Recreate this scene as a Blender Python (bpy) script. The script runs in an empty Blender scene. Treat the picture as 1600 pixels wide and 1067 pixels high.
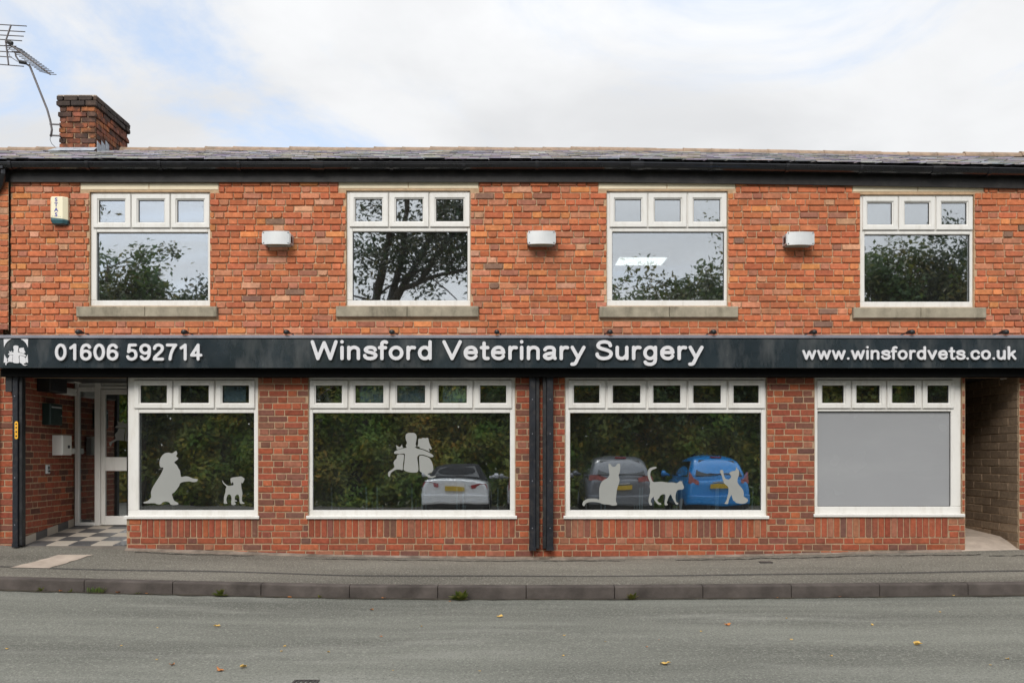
import bpy, math, random
import numpy as np
from mathutils import Vector, Matrix
R = math.radians
scn = bpy.context.scene
C = scn.collection
rng = random.Random(7)

# ------------------------------------------------------------------ camera, world, sun, exposure
CAM_D, CAM_H, FPX, HOR = 10.6, 1.2, 1404.0, 713.0
cd = bpy.data.cameras.new('camera'); cam = bpy.data.objects.new('camera', cd); C.objects.link(cam)
cam.location = (0, -CAM_D, CAM_H); cam.rotation_euler = (R(90), 0, 0)
cd.sensor_width = 36; cd.sensor_fit = 'HORIZONTAL'; cd.lens = FPX/1600*36
cd.shift_y = (HOR-533.5)/1600; cd.clip_start = .05; cd.clip_end = 2000
scn.camera = cam
SUN_EL, SUN_AZ = 38, 196          # azimuth: 180 = behind the camera
world = bpy.data.worlds.new('World'); scn.world = world; world.use_nodes = True
nt = world.node_tree; N = nt.nodes; Lk = nt.links; N.clear()
def wn(t, **k):
    n = N.new(t)
    for a, b in k.items(): setattr(n, a, b)
    return n
sky = wn('ShaderNodeTexSky', sky_type='NISHITA'); sky.sun_disc = False
sky.sun_elevation = R(SUN_EL); sky.sun_rotation = R(SUN_AZ); sky.dust_density = 1.0
tc = wn('ShaderNodeTexCoord'); sep = wn('ShaderNodeSeparateXYZ'); Lk.new(tc.outputs['Generated'], sep.inputs[0])
def wm(op, a, b=None):
    n = wn('ShaderNodeMath', operation=op)
    for i, v in enumerate((a, b)):
        if v is None: continue
        if isinstance(v, (int, float)): n.inputs[i].default_value = v
        else: Lk.new(v, n.inputs[i])
    return n.outputs[0]
zz = wm('ADD', wm('MAXIMUM', sep.outputs[2], 0.0), .16)
cmb = wn('ShaderNodeCombineXYZ'); Lk.new(wm('DIVIDE', sep.outputs[0], zz), cmb.inputs[0]); Lk.new(wm('DIVIDE', sep.outputs[1], zz), cmb.inputs[1])
cmb.inputs[2].default_value = 17.3
def wnoise(scale, detail, rough, dist=0.0):
    n = wn('ShaderNodeTexNoise'); Lk.new(cmb.outputs[0], n.inputs['Vector'])
    n.inputs['Scale'].default_value = scale; n.inputs['Detail'].default_value = detail
    n.inputs['Roughness'].default_value = rough; n.inputs['Distortion'].default_value = dist
    return n.outputs['Fac']
def wramp(src, a, b, va=0.0, vb=1.0):
    n = wn('ShaderNodeMapRange'); n.interpolation_type = 'SMOOTHSTEP'; Lk.new(src, n.inputs[0])
    for i, v in zip((1, 2, 3, 4), (a, b, va, vb)): n.inputs[i].default_value = v
    return n.outputs[0]
cover = wramp(wnoise(.85, 9, .6, .9), .33, .50)
shade = wramp(wnoise(1.5, 6, .55, .3), .3, .7, .885, 1.04)
ccol = wn('ShaderNodeMix', data_type='RGBA'); ccol.inputs[6].default_value = (.80, .83, .89, 1); ccol.inputs[7].default_value = (.975, .985, 1, 1)
Lk.new(shade, ccol.inputs[0])
CLOUD = 5.95                       # cloud radiance in the sky texture's own scale
cs = wn('ShaderNodeVectorMath', operation='SCALE'); Lk.new(ccol.outputs[2], cs.inputs[0]); 
# overcast luminance: clouds brighten towards the zenith and a little around the veiled sun
dn = wn('ShaderNodeVectorMath', operation='DOT_PRODUCT'); Lk.new(tc.outputs['Generated'], dn.inputs[0])
dn.inputs[1].default_value = (math.sin(R(SUN_AZ))*math.cos(R(SUN_EL)), math.cos(R(SUN_AZ))*math.cos(R(SUN_EL)), math.sin(R(SUN_EL)))
glow = wm('ADD', wm('MULTIPLY', wm('POWER', wm('MAXIMUM', dn.outputs['Value'], 0.0), 3.0), .35), 1.0)
zen = wm('MAXIMUM', wm('ADD', wm('MULTIPLY', sep.outputs[2], 1.08), .62), .98)
Lk.new(wm('MULTIPLY', wm('MULTIPLY', shade, CLOUD), wm('MULTIPLY', glow, zen)), cs.inputs['Scale'])
sk2 = wn('ShaderNodeVectorMath', operation='MULTIPLY_ADD'); Lk.new(sky.outputs[0], sk2.inputs[0]); sk2.inputs[1].default_value = (.6, .6, .6); sk2.inputs[2].default_value = (2.75, 3.2, 3.9)
mx = wn('ShaderNodeMix', data_type='RGBA'); Lk.new(cover, mx.inputs[0]); Lk.new(sk2.outputs[0], mx.inputs[6]); Lk.new(cs.outputs[0], mx.inputs[7])
bg = wn('ShaderNodeBackground'); bg.inputs[1].default_value = .092; Lk.new(mx.outputs[2], bg.inputs[0])
out = wn('ShaderNodeOutputWorld'); Lk.new(bg.outputs[0], out.inputs[0])
sl = bpy.data.lights.new('sun', 'SUN'); sl.energy = 1.5; sl.angle = R(25); sl.color = (1, .96, .9)
so = bpy.data.objects.new('sun', sl); C.objects.link(so); so.location = (0, -20, 30)
az = R(SUN_AZ); d = Vector((math.sin(az)*math.cos(R(SUN_EL)), math.cos(az)*math.cos(R(SUN_EL)), math.sin(R(SUN_EL))))
so.rotation_euler = (-d).to_track_quat('-Z', 'Y').to_euler()
vs = scn.view_settings; vs.view_transform = 'Standard'; vs.look = 'None'; vs.exposure = 0.76; vs.gamma = 1; vs.use_curve_mapping = False

# ------------------------------------------------------------------ helpers
def fx(px, y=0.0): return (px-800)*(CAM_D+y)/FPX      # photo pixel -> X on the plane at depth y
def fz(py, y=0.0): return CAM_H+(HOR-py)*(CAM_D+y)/FPX
def interp(xs, pts):
    return float(np.interp(xs, [p[0] for p in pts], [p[1] for p in pts]))
class MB:
    def __init__(s): s.v, s.f, s.m, s.t = [], [], [], []
    def add(s, vs, fs, mi=0, tint=None):
        o = len(s.v); s.v += [tuple(p) for p in vs]
        for f in fs: s.f.append([o+i for i in f]); s.m.append(mi); s.t.append(tint or (1, 1, 1))
        return s
    def box(s, x0, x1, y0, y1, z0, z1, mi=0, tint=None):
        vs = [(x0,y0,z0),(x1,y0,z0),(x1,y1,z0),(x0,y1,z0),(x0,y0,z1),(x1,y0,z1),(x1,y1,z1),(x0,y1,z1)]
        return s.add(vs, [(0,3,2,1),(4,5,6,7),(0,1,5,4),(1,2,6,5),(2,3,7,6),(3,0,4,7)], mi, tint)
    def bbox(s, x0, x1, y0, y1, z0, z1, b=.004, mi=0):          # box with chamfered front (-y) edges
        i = [(x0+b,y0,z0+b),(x1-b,y0,z0+b),(x1-b,y0,z1-b),(x0+b,y0,z1-b)]
        o = [(x0,y0+b,z0),(x1,y0+b,z0),(x1,y0+b,z1),(x0,y0+b,z1)]
        k = [(x0,y1,z0),(x1,y1,z0),(x1,y1,z1),(x0,y1,z1)]
        fs = [(0,1,2,3)]
        for j in range(4):
            n = (j+1) % 4
            fs += [(4+j,4+n,n,j),(8+j,8+n,4+n,4+j)]
        fs.append((11,10,9,8))
        return s.add(i+o+k, fs, mi)
    def tube(s, pts, r, n=8, mi=0, cap=True):
        pts = [Vector(p) for p in pts]
        rs = r if isinstance(r, (list, tuple)) else [r]*len(pts)
        vs, fs = [], []
        up = None
        for i, p in enumerate(pts):
            t = (pts[min(i+1, len(pts)-1)]-pts[max(i-1, 0)]).normalized()
            a = up if up is not None else (Vector((0,0,1)) if abs(t.z) < .9 else Vector((1,0,0)))
            u = (a-t*a.dot(t)).normalized(); w = t.cross(u); up = u
            for k in range(n):
                an = 2*math.pi*k/n; vs.append(p+(u*math.cos(an)+w*math.sin(an))*rs[i])
        for i in range(len(pts)-1):
            for k in range(n):
                fs.append((i*n+k, i*n+(k+1)%n, (i+1)*n+(k+1)%n, (i+1)*n+k))
        if cap: fs.append(tuple(range(n-1, -1, -1))); fs.append(tuple((len(pts)-1)*n+k for k in range(n)))
        return s.add(vs, fs, mi)
    def prism(s, poly, y0, y1, mi=0):                            # poly = (x, z) outline, extruded in y
        n = len(poly); vs = [(x, y0, z) for x, z in poly]+[(x, y1, z) for x, z in poly]
        fs = [tuple(range(n)), tuple(range(2*n-1, n-1, -1))]+[(i, i+n, (i+1)%n+n, (i+1)%n) for i in range(n)]
        return s.add(vs, fs, mi)
    def xprism(s, poly, x0, x1, mi=0):                           # poly = (y, z) outline, extruded in x
        n = len(poly); vs = [(x0, y, z) for y, z in poly]+[(x1, y, z) for y, z in poly]
        fs = [tuple(range(n)), tuple(range(2*n-1, n-1, -1))]+[(i, i+n, (i+1)%n+n, (i+1)%n) for i in range(n)]
        return s.add(vs, fs, mi)
    def build(s, name, mats, parent=None, smooth=False, tint=False):
        me = bpy.data.meshes.new(name); me.from_pydata(s.v, [], s.f)
        for m in (mats if isinstance(mats, (list, tuple)) else [mats]): me.materials.append(m)
        me.polygons.foreach_set('material_index', s.m)
        if smooth: me.polygons.foreach_set('use_smooth', [True]*len(s.f))
        if tint:
            at = me.color_attributes.new('tint', 'FLOAT_COLOR', 'CORNER')
            col = []
            for f, t in zip(s.f, s.t): col += [*t, 1.0]*len(f)
            at.data.foreach_set('color', col)
        import bmesh
        bm = bmesh.new(); bm.from_mesh(me); bmesh.ops.recalc_face_normals(bm, faces=bm.faces); bm.to_mesh(me); bm.free()
        me.update(); o = bpy.data.objects.new(name, me); C.objects.link(o); o.parent = parent
        return o
def tag(o, label=None, cat=None, group=None, kind=None):
    if label: o['label'] = label
    if cat: o['category'] = cat
    if group: o['group'] = group
    if kind: o['kind'] = kind
    return o
def empty(name, loc=(0,0,0), rz=0):
    o = bpy.data.objects.new(name, None); C.objects.link(o); o.location = loc; o.rotation_euler = (0,0,rz); o.empty_display_size = .1
    return o
def copy_tree(o, parent=None):
    c = o.copy(); C.objects.link(c); c.parent = parent
    for ch in o.children: copy_tree(ch, c)
    return c
def smooth_poly(pts, k=4):                                       # closed Catmull-Rom
    n = len(pts); out = []
    for i in range(n):
        p0, p1, p2, p3 = (np.array(pts[(i+j) % n], float) for j in (-1, 0, 1, 2))
        for q in range(k):
            t = q/k
            out.append(tuple(.5*((2*p1)+(-p0+p2)*t+(2*p0-5*p1+4*p2-p3)*t*t+(-p0+3*p1-3*p2+p3)*t**3)))
    return out

# ------------------------------------------------------------------ materials
def newmat(name):
    m = bpy.data.materials.new(name); m.use_nodes = True
    nt = m.node_tree; return m, nt, nt.nodes['Principled BSDF']
def nd(nt, t, ins=None, **k):
    n = nt.nodes.new(t)
    for a, b in k.items(): setattr(n, a, b)
    for a, b in (ins or {}).items():
        if isinstance(b, bpy.types.NodeSocket): nt.links.new(b, n.inputs[a])
        else: n.inputs[a].default_value = b
    return n
def mixc(nt, fac, a, b, bt='MIX'):
    n = nt.nodes.new('ShaderNodeMix'); n.data_type = 'RGBA'; n.blend_type = bt
    for i, v in ((0, fac), (6, a), (7, b)):
        if isinstance(v, bpy.types.NodeSocket): nt.links.new(v, n.inputs[i])
        else: n.inputs[i].default_value = (*v, 1) if isinstance(v, tuple) and len(v) == 3 else v
    return n.outputs[2]
def noise(nt, scale, detail=4, rough=.55, vec=None, stretch=None):
    tcn = nt.nodes.new('ShaderNodeNewGeometry').outputs['Position'] if vec is None else vec
    if stretch:
        mp = nd(nt, 'ShaderNodeMapping', {'Vector': tcn}); mp.inputs['Scale'].default_value = stretch; tcn = mp.outputs[0]
    return nd(nt, 'ShaderNodeTexNoise', {'Vector': tcn, 'Scale': scale, 'Detail': detail, 'Roughness': rough}).outputs['Fac']
def rng_map(nt, src, a, b, c=0.0, d=1.0):
    return nd(nt, 'ShaderNodeMapRange', {0: src, 1: a, 2: b, 3: c, 4: d}).outputs[0]
def bump(nt, bs, h, strength, dist=.01):
    b = nd(nt, 'ShaderNodeBump', {'Height': h, 'Strength': strength, 'Distance': dist}); nt.links.new(b.outputs[0], bs.inputs['Normal'])
def pmat(name, col, rough=.6, var=.18, scale=6, bstr=0.0, bscale=80, metallic=0.0, spec=.5, coat=0.0, dirt_or_sheen=None, stretch=None):
    m, nt, bs = newmat(name)
    n1 = noise(nt, scale, 5, .6, stretch=stretch)
    c = mixc(nt, rng_map(nt, n1, .3, .7), tuple(x*(1-var) for x in col), tuple(min(1, x*(1+var)) for x in col))
    if dirt_or_sheen:
        c = mixc(nt, rng_map(nt, noise(nt, dirt_or_sheen[1], 6, .65, stretch=dirt_or_sheen[3] if len(dirt_or_sheen) > 3 else None), .5, .72, 0, dirt_or_sheen[2]), c, dirt_or_sheen[0])
    nt.links.new(c, bs.inputs['Base Color'])
    nt.links.new(rng_map(nt, noise(nt, scale*2.3, 3), .2, .8, max(.02, rough-.08), min(1, rough+.1)), bs.inputs['Roughness'])
    bs.inputs['Metallic'].default_value = metallic; bs.inputs['Specular IOR Level'].default_value = spec
    bs.inputs['Coat Weight'].default_value = coat; bs.inputs['Coat Roughness'].default_value = .05
    if bstr: bump(nt, bs, noise(nt, bscale, 4, .6), bstr)
    return m
def brick_mat(name, soot=0.0):
    m, nt, bs = newmat(name)
    at = nd(nt, 'ShaderNodeAttribute', attribute_name='tint').outputs['Color']
    oi = nd(nt, 'ShaderNodeObjectInfo').outputs['Color']
    base = mixc(nt, 1.0, at, oi, 'MULTIPLY')
    mot = rng_map(nt, noise(nt, 22, 5, .65), .28, .72, .72, 1.22)
    c = mixc(nt, 1.0, base, nd(nt, 'ShaderNodeCombineColor', {0: mot, 1: mot, 2: mot}).outputs[0], 'MULTIPLY')
    spk = rng_map(nt, noise(nt, 90, 3, .6), .58, .72, 0, .5)
    c = mixc(nt, spk, c, (.10, .06, .045))
    eff = rng_map(nt, noise(nt, 5.5, 8, .72), .62, .76, 0, .42)
    c = mixc(nt, eff, c, (.50, .37, .27))
    c = mixc(nt, rng_map(nt, noise(nt, 1.5, 6, .65, stretch=(1.6, 1, .5)), .52, .74, 0, .42), c, (.10, .062, .046))
    if soot: c = mixc(nt, rng_map(nt, noise(nt, 7, 5, .6), .35, .6, 0, soot), c, (.035, .028, .024))
    nt.links.new(c, bs.inputs['Base Color']); bs.inputs['Roughness'].default_value = .88; bs.inputs['Specular IOR Level'].default_value = .25
    bump(nt, bs, noise(nt, 130, 5, .65), .5, .004)
    return m
M = {}
M['brick'] = brick_mat('brick_face')
M['brick_soot'] = brick_mat('sooty_brick', .75)
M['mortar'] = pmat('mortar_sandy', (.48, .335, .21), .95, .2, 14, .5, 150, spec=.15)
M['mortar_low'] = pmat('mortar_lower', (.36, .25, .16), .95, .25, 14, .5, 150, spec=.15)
M['upvc'] = pmat('white_upvc', (.69, .675, .64), .32, .03, 3, dirt_or_sheen=((.40, .36, .30), 6, .34, (2.2, 2.2, .5)))
M['gasket'] = pmat('black_gasket', (.02, .02, .02), .6)
M['stone'] = pmat('sill_stone', (.30, .265, .20), .9, .2, 9, .4, 120, spec=.2, dirt_or_sheen=((.09, .08, .055), 5, .75, (1, 1, .35)))
M['lintel'] = pmat('cream_lintel', (.78, .68, .50), .85, .07, 5, .15, 150, spec=.2)
M['black'] = pmat('black_paint', (.010, .0105, .012), .45, .3, 8, .1, 60, dirt_or_sheen=((.09, .085, .08), 14, .35))
M['gutter'] = pmat('black_gutter', (.014, .014, .016), .14, .2, 5)
M['fascia'] = pmat('fascia_board', (.014, .0125, .012), .5, .3, 6, .1, 40, spec=.3, dirt_or_sheen=((.06, .055, .05), 10, .35))
M['steel'] = pmat('painted_steel', (.012, .014, .019), .42, .3, 6, .15, 50, spec=.35, dirt_or_sheen=((.10, .08, .065), 16, .3))
M['signface'] = pmat('slate_sign_panel', (.019, .027, .033), .2, .25, 2.5, coat=1.0, dirt_or_sheen=((.15, .15, .148), 2.6, .42, (1.5, 1, .45)))  # pale streaks put into the panel colour imitate smeared reflections
M['trim'] = pmat('grey_trim', (.22, .22, .25), .4, .12, 6, metallic=.3)
M['letter'] = pmat('white_letter', (.60, .595, .61), .4, .03, 6)
M['vinyl'] = pmat('frosted_vinyl', (.27, .275, .26), .55, .03, 3)
M['film'] = pmat('grey_film', (.275, .28, .29), .24, .05, .5, dirt_or_sheen=((.34, .345, .35), 1.6, .35, (.35, 1, 1.6)))  # slightly paler streaks for a soft gradient and scratches
M['silver'] = pmat('silver_metal', (.56, .57, .57), .45, .06, 6, metallic=.25)
M['screw'] = pmat('dark_screw', (.02, .02, .025), .5)
M['lens'] = pmat('amber_lens', (.35, .27, .12), .3)
M['cream'] = pmat('cream_plastic', (.78, .72, .52), .4, .04, 6)
M['teal'] = pmat('teal_plastic', (.04, .11, .13), .2, .2, 9)
M['blue_ink'] = pmat('blue_ink', (.05, .05, .30), .6)
M['lead'] = pmat('lead_flashing', (.34, .37, .41), .6, .3, 14, .4, 30)
M['ridge'] = pmat('ridge_clay', (.30, .215, .155), .9, .25, 7, .5, 60, spec=.2, dirt_or_sheen=((.12, .11, .08), 5, .6))
M['alu'] = pmat('weathered_alu', (.11, .10, .10), .5, .2, 10, metallic=.5)
M['concrete'] = pmat('concrete', (.40, .33, .27), .95, .15, 5, .4, 90, spec=.2, dirt_or_sheen=((.17, .14, .11), 3, .5))
M['fillet'] = pmat('dirty_mortar', (.22, .18, .145), .95, .35, 7, .7, 60, spec=.15, dirt_or_sheen=((.08, .07, .055), 4, .8))
M['block'] = pmat('concrete_block', (.20, .165, .125), .95, .22, 4, .6, 90, spec=.15, dirt_or_sheen=((.08, .065, .05), 3, .5))
M['tile_l'] = pmat('pale_tile', (.40, .35, .29), .55, .06, 8)
M['tile_d'] = pmat('dark_tile', (.08, .078, .078), .5, .15, 8)
M['grout'] = pmat('grout', (.16, .14, .12), .9)
M['plastic_w'] = pmat('white_plastic', (.72, .71, .67), .35, .03, 5)
M['dkgreen'] = pmat('dark_green_metal', (.006, .022, .018), .4)
M['soot'] = pmat('matt_black', (.006, .006, .006), .9, spec=.1)
M['blackplastic'] = pmat('black_plastic', (.012, .012, .013), .45)
M['yellow'] = pmat('yellow_sticker', (.75, .38, .02), .5)
M['chrome'] = pmat('pale_blue_steel', (.66, .78, .85), .25, .05, 6, metallic=.2)
M['chairfab'] = pmat('dark_chair', (.02, .022, .026), .8)
M['paper'] = pmat('blue_grey_paper', (.50, .62, .70), .7, .06, 12)
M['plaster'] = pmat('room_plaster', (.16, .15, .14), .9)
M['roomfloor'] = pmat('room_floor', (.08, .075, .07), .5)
M['iron'] = pmat('cast_iron', (.035, .03, .028), .6, .3, 30, .4, 80)
M['bark'] = pmat('bark', (.075, .06, .045), .95, .35, 6, .8, 25, spec=.1)
def asphalt(name, col, spot, bstr, patch):
    m, nt, bs = newmat(name)
    big = rng_map(nt, noise(nt, .7, 6, .62, stretch=(.3, 1.9, 1)), .36, .64)
    c = mixc(nt, big, tuple(x*.64 for x in col), tuple(x*1.2 for x in col))
    st = rng_map(nt, noise(nt, 1.2, 7, .6, stretch=(.3, 1.5, 1)), .56, .72, 0, .7)
    c = mixc(nt, st, c, patch)
    dk = rng_map(nt, noise(nt, 1.1, 5, .6, stretch=(.35, 2.2, 1)), .60, .78, 0, .5)
    c = mixc(nt, dk, c, tuple(x*.5 for x in col))
    sp = noise(nt, 48, 4, .8)
    c = mixc(nt, rng_map(nt, sp, .52, .64, 0, .75), c, spot)
    c = mixc(nt, rng_map(nt, noise(nt, 62, 4, .8), .53, .64, 0, .75), c, tuple(x*.35 for x in col))
    nt.links.new(c, bs.inputs['Base Color']); bs.inputs['Roughness'].default_value = .85; bs.inputs['Specular IOR Level'].default_value = .3
    bump(nt, bs, noise(nt, 60, 5, .8), bstr, .012)
    return m
M['road'] = asphalt('road_asphalt', (.182, .185, .158), (.38, .38, .33), 1.0, (.30, .30, .265))
M['pave'] = asphalt('pavement_asphalt', (.180, .167, .138), (.37, .345, .285), 1.0, (.23, .21, .175))
M['seam'] = asphalt('seam_asphalt', (.085, .078, .072), (.17, .16, .14), .7, (.11, .10, .09))
M['kerb'] = pmat('kerb_stone', (.092, .078, .070), .92, .3, 4, .6, 90, spec=.2, dirt_or_sheen=((.04, .034, .03), 2.6, .8))
M['grime'] = pmat('gutter_grime', (.05, .043, .033), .95, .45, 7, .7, 50, spec=.15, dirt_or_sheen=((.11, .09, .055), 9, .6))
M['crack'] = pmat('crack_dirt', (.035, .032, .026), .95, .4, 12)
M['ground'] = pmat('grass_earth', (.05, .065, .025), .95, .3, 2)
def leaf_mat(name, a, b, c3, trans=.4):
    m, nt, bs = newmat(name)
    r = nd(nt, 'ShaderNodeNewGeometry').outputs['Random Per Island']
    cr = nd(nt, 'ShaderNodeValToRGB', {0: r}); e = cr.color_ramp.elements
    e[0].color = (*a, 1); e[1].color = (*c3, 1); e[1].position = 1.0
    k = e.new(.72); k.color = (*b, 1)
    bs.inputs['Roughness'].default_value = .5
    patch = rng_map(nt, noise(nt, .55, 4, .6), .35, .65)
    lc = mixc(nt, patch, mixc(nt, 1.0, cr.outputs[0], (1.25, .85, .7), 'MULTIPLY'), mixc(nt, 1.0, cr.outputs[0], (.8, 1.12, .9), 'MULTIPLY'))
    nt.links.new(lc, bs.inputs['Base Color'])
    tr = nd(nt, 'ShaderNodeBsdfTranslucent', {'Color': lc})
    mxs = nd(nt, 'ShaderNodeMixShader', {0: trans}); nt.links.new(bs.outputs[0], mxs.inputs[1]); nt.links.new(tr.outputs[0], mxs.inputs[2])
    nt.links.new(mxs.outputs[0], nt.nodes['Material Output'].inputs[0])
    return m
M['leaf'] = leaf_mat('tree_leaf', (.05, .08, .025), (.085, .12, .035), (.17, .16, .04))
M['hedgeleaf'] = leaf_mat('hedge_leaf', (.15, .21, .045), (.24, .29, .055), (.44, .34, .06), .2)
M['birch'] = leaf_mat('dark_leaf', (.022, .04, .018), (.04, .065, .022), (.10, .10, .03))
M['weed'] = leaf_mat('weed_leaf', (.09, .13, .03), (.15, .19, .05), (.24, .22, .07))
M['deadleaf_y'] = pmat('yellow_dead_leaf', (.62, .40, .10), .7, .25, 30)
M['deadleaf_o'] = pmat('orange_dead_leaf', (.42, .16, .04), .7, .25, 30)
def glass_mat(name, f, tint=(1, 1, 1)):
    m = bpy.data.materials.new(name); m.use_nodes = True; nt = m.node_tree; nt.nodes.remove(nt.nodes['Principled BSDF'])
    lw = nd(nt, 'ShaderNodeLayerWeight', {'Blend': .5}).outputs['Facing']      # Schlick, the same from both sides of the pane
    p5 = nd(nt, 'ShaderNodeMath', {0: lw, 1: 5.0}, operation='POWER').outputs[0]
    fr = nd(nt, 'ShaderNodeMapRange', {0: p5, 1: 0.0, 2: 1.0, 3: f, 4: 1.0})
    bp = nd(nt, 'ShaderNodeBump', {'Height': noise(nt, 1.3, 2, .4), 'Strength': .03, 'Distance': .05})
    gl = nd(nt, 'ShaderNodeBsdfGlossy', {'Color': (.93, .96, 1, 1), 'Roughness': .012, 'Normal': bp.outputs[0]})
    tr = nd(nt, 'ShaderNodeBsdfTransparent', {'Color': (*tint, 1)})
    mxs = nd(nt, 'ShaderNodeMixShader', {0: fr.outputs[0], 1: tr.outputs[0], 2: gl.outputs[0]})
    haze = nd(nt, 'ShaderNodeBsdfDiffuse', {'Color': (.5, .52, .49, 1)})       # pale haze mixed over the pane, imitates a sheen on dark reflections
    dm = nd(nt, 'ShaderNodeMixShader', {0: rng_map(nt, noise(nt, 2.5, 5, .6), .3, .7, .006, .018), 1: mxs.outputs[0], 2: haze.outputs[0]})
    nt.links.new(dm.outputs[0], nt.nodes['Material Output'].inputs[0])
    return m
M['glass'] = glass_mat('window_glass', .45, (.75, .8, .8))
M['carglass'] = pmat('car_glass', (.012, .014, .015), .04, .1, 2, coat=.5)
def paint(name, col): return pmat(name, col, .3, .05, 2, coat=1.0)

# ------------------------------------------------------------------ ground, road, pavement, kerb
wallbase = [(fx(p), fz(q)) for p, q in ((-400, 846), (0, 851), (35, 853), (200, 858), (500, 868), (870, 873), (1200, 867), (1500, 860), (1600, 858), (2000, 856))]
kerbtop = [((p-800)/151, CAM_H-(q-HOR)/151) for p, q in ((-500, 896), (0, 903), (200, 908), (400, 912), (533, 915), (800, 916.5), (1066, 915.5), (1300, 913.5), (1600, 911), (2100, 906))]
kerbbot = [((p-800)/151, CAM_H-(q-HOR)/151) for p, q in ((-500, 914), (0, 921), (200, 927), (533, 934), (800, 936), (1200, 934), (1600, 929.5), (2100, 924))]
KY = -1.3
def grid(name, m, xs, ys, zf, **k):
    mb = MB(); nx = len(xs)
    vs = [(x, y, zf(x, y)) for y in ys for x in xs]
    mb.add(vs, [(j*nx+i, j*nx+i+1, (j+1)*nx+i+1, (j+1)*nx+i) for j in range(len(ys)-1) for i in range(nx-1)])
    return tag(mb.build(name, m, smooth=True), kind='structure')
def roadz(x, y):
    t = min(1, max(0, (KY-y)/4.0)); zb = interp(x, kerbbot)
    far = -.33-.006*max(0, -y-5)
    return zb*(1-t)+far*t
xs = list(np.linspace(-45, 45, 121))
grid('road', M['road'], xs, list(np.linspace(-9.2, KY+.02, 24)), roadz)
grid('car_park', M['pave'], xs, list(np.linspace(-18.2, -9.2, 10)), roadz)
g = MB(); g.add([(-500,-500,-.55),(500,-500,-.55),(500,500,-.55),(-500,500,-.55)], [(0,1,2,3)]); tag(g.build('ground', M['ground']), kind='structure')
def pavez(x, y):
    t = min(1, max(0, y/(KY+.125)))
    return interp(x, wallbase)*(1-t)+(interp(x, kerbtop)+.004)*t+.006*math.sin(x*2.1+y*5)*math.sin(math.pi*t)
pave = grid('pavement', M['pave'], list(np.linspace(-12, 12, 97)), list(np.linspace(KY+.12, .0, 14))+[.28], pavez)
mb = MB()   # darker reinstatement seam along the kerb
for i in range(60):
    xa, xb = -9+i*.3, -9+(i+1)*.3
    ya, yb = -.86+.012*math.sin(xa*1.7), -.86+.012*math.sin(xb*1.7)
    mb.add([(xa, ya, pavez(xa, ya)+.004), (xb, yb, pavez(xb, yb)+.004), (xb, yb+.045, pavez(xb, yb+.045)+.004), (xa, ya+.045, pavez(xa, ya+.045)+.004)], [(0,1,2,3)])
mb.build('seam', M['seam'], pave)
mb = MB()   # rough mortar fillet where wall meets pavement
rr = random.Random(3); prev = None
for i in range(150):
    x = -4.55+i*.066
    if x > 5.36: break
    w = .04+.04*rr.random()+.02*math.sin(x*1.3); cur = (x, w)
    if prev:
        (xa, wa), (xb, wb) = prev, cur
        mb.add([(xa, -wa, pavez(xa, -wa)+.002), (xb, -wb, pavez(xb, -wb)+.002), (xb, .0, pavez(xb, 0)+.022), (xa, .0, pavez(xa, 0)+.022)], [(0,1,2,3)])
    prev = cur
mb.build('mortar_fillet', M['fillet'], pave)
poly = [(15, 887), (75, 888), (145, 867), (92, 867)]   # pale concrete patch
def onpave(px, py):
    lo, hi = KY+.12, 0.0
    for _ in range(40):
        y = (lo+hi)/2; x = fx(px, y); q = HOR+(CAM_H-pavez(x, y))*FPX/(CAM_D+y)
        if q > py: lo = y
        else: hi = y
    return fx(px, y), y, pavez(fx(px, y), y)
def onroad(px, py):
    lo, hi = -9.0, KY
    for _ in range(40):
        y = (lo+hi)/2; x = fx(px, y); q = HOR+(CAM_H-roadz(x, y))*FPX/(CAM_D+y)
        if q > py: lo = y
        else: hi = y
    return fx(px, y), y, roadz(fx(px, y), y)
mb = MB(); P = [onpave(*p) for p in poly]; NQ = 8
rows = []
for j in range(NQ+1):
    t = j/NQ
    for i in range(NQ+1):
        s = i/NQ
        x = (P[0][0]*(1-s)+P[1][0]*s)*(1-t)+(P[3][0]*(1-s)+P[2][0]*s)*t; y = (P[0][1]*(1-s)+P[1][1]*s)*(1-t)+(P[3][1]*(1-s)+P[2][1]*s)*t
        x += .012*math.sin(j*2.3+i) if i in (0, NQ) else 0
        rows.append((x, y, pavez(x, y)+.006))
mb.add(rows, [(j*(NQ+1)+i, j*(NQ+1)+i+1, (j+1)*(NQ+1)+i+1, (j+1)*(NQ+1)+i) for j in range(NQ) for i in range(NQ)])
mb.build('concrete_patch', M['concrete'], pave)
cx, cy, cz = onpave(1196, 878); mb = MB(); mb.bbox(cx-.075, cx+.075, cy-.05, cy+.05, cz-.03, cz+.006)
tag(mb.build('stopcock_cover', M['iron']), 'small rusty iron stopcock cover set in the pavement', 'cover')
def strip(name, m, pts, parent, zf, dz):                           # thin irregular strip on the ground: pts = (x, y_far, y_near)
    mb = MB()
    for (xa, a0, a1), (xb, b0, b1) in zip(pts, pts[1:]): mb.add([(xa, a0, zf(xa, a0)+dz), (xb, b0, zf(xb, b0)+dz), (xb, b1, zf(xb, b1)+dz), (xa, a1, zf(xa, a1)+dz)], [(0,1,2,3)])
    return mb.build(name, m, parent)
rk = random.Random(17); walk = 0; pts = []
for i in range(260):
    x = -8+i*.062; walk = walk*.82+rk.gauss(0, .012); pts.append((x, KY-.002, KY-.035-abs(.02*math.sin(x*.9))-abs(walk)))
road_o = bpy.data.objects['road']; strip('gutter_grime', M['grime'], pts, road_o, roadz, .005)
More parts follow.
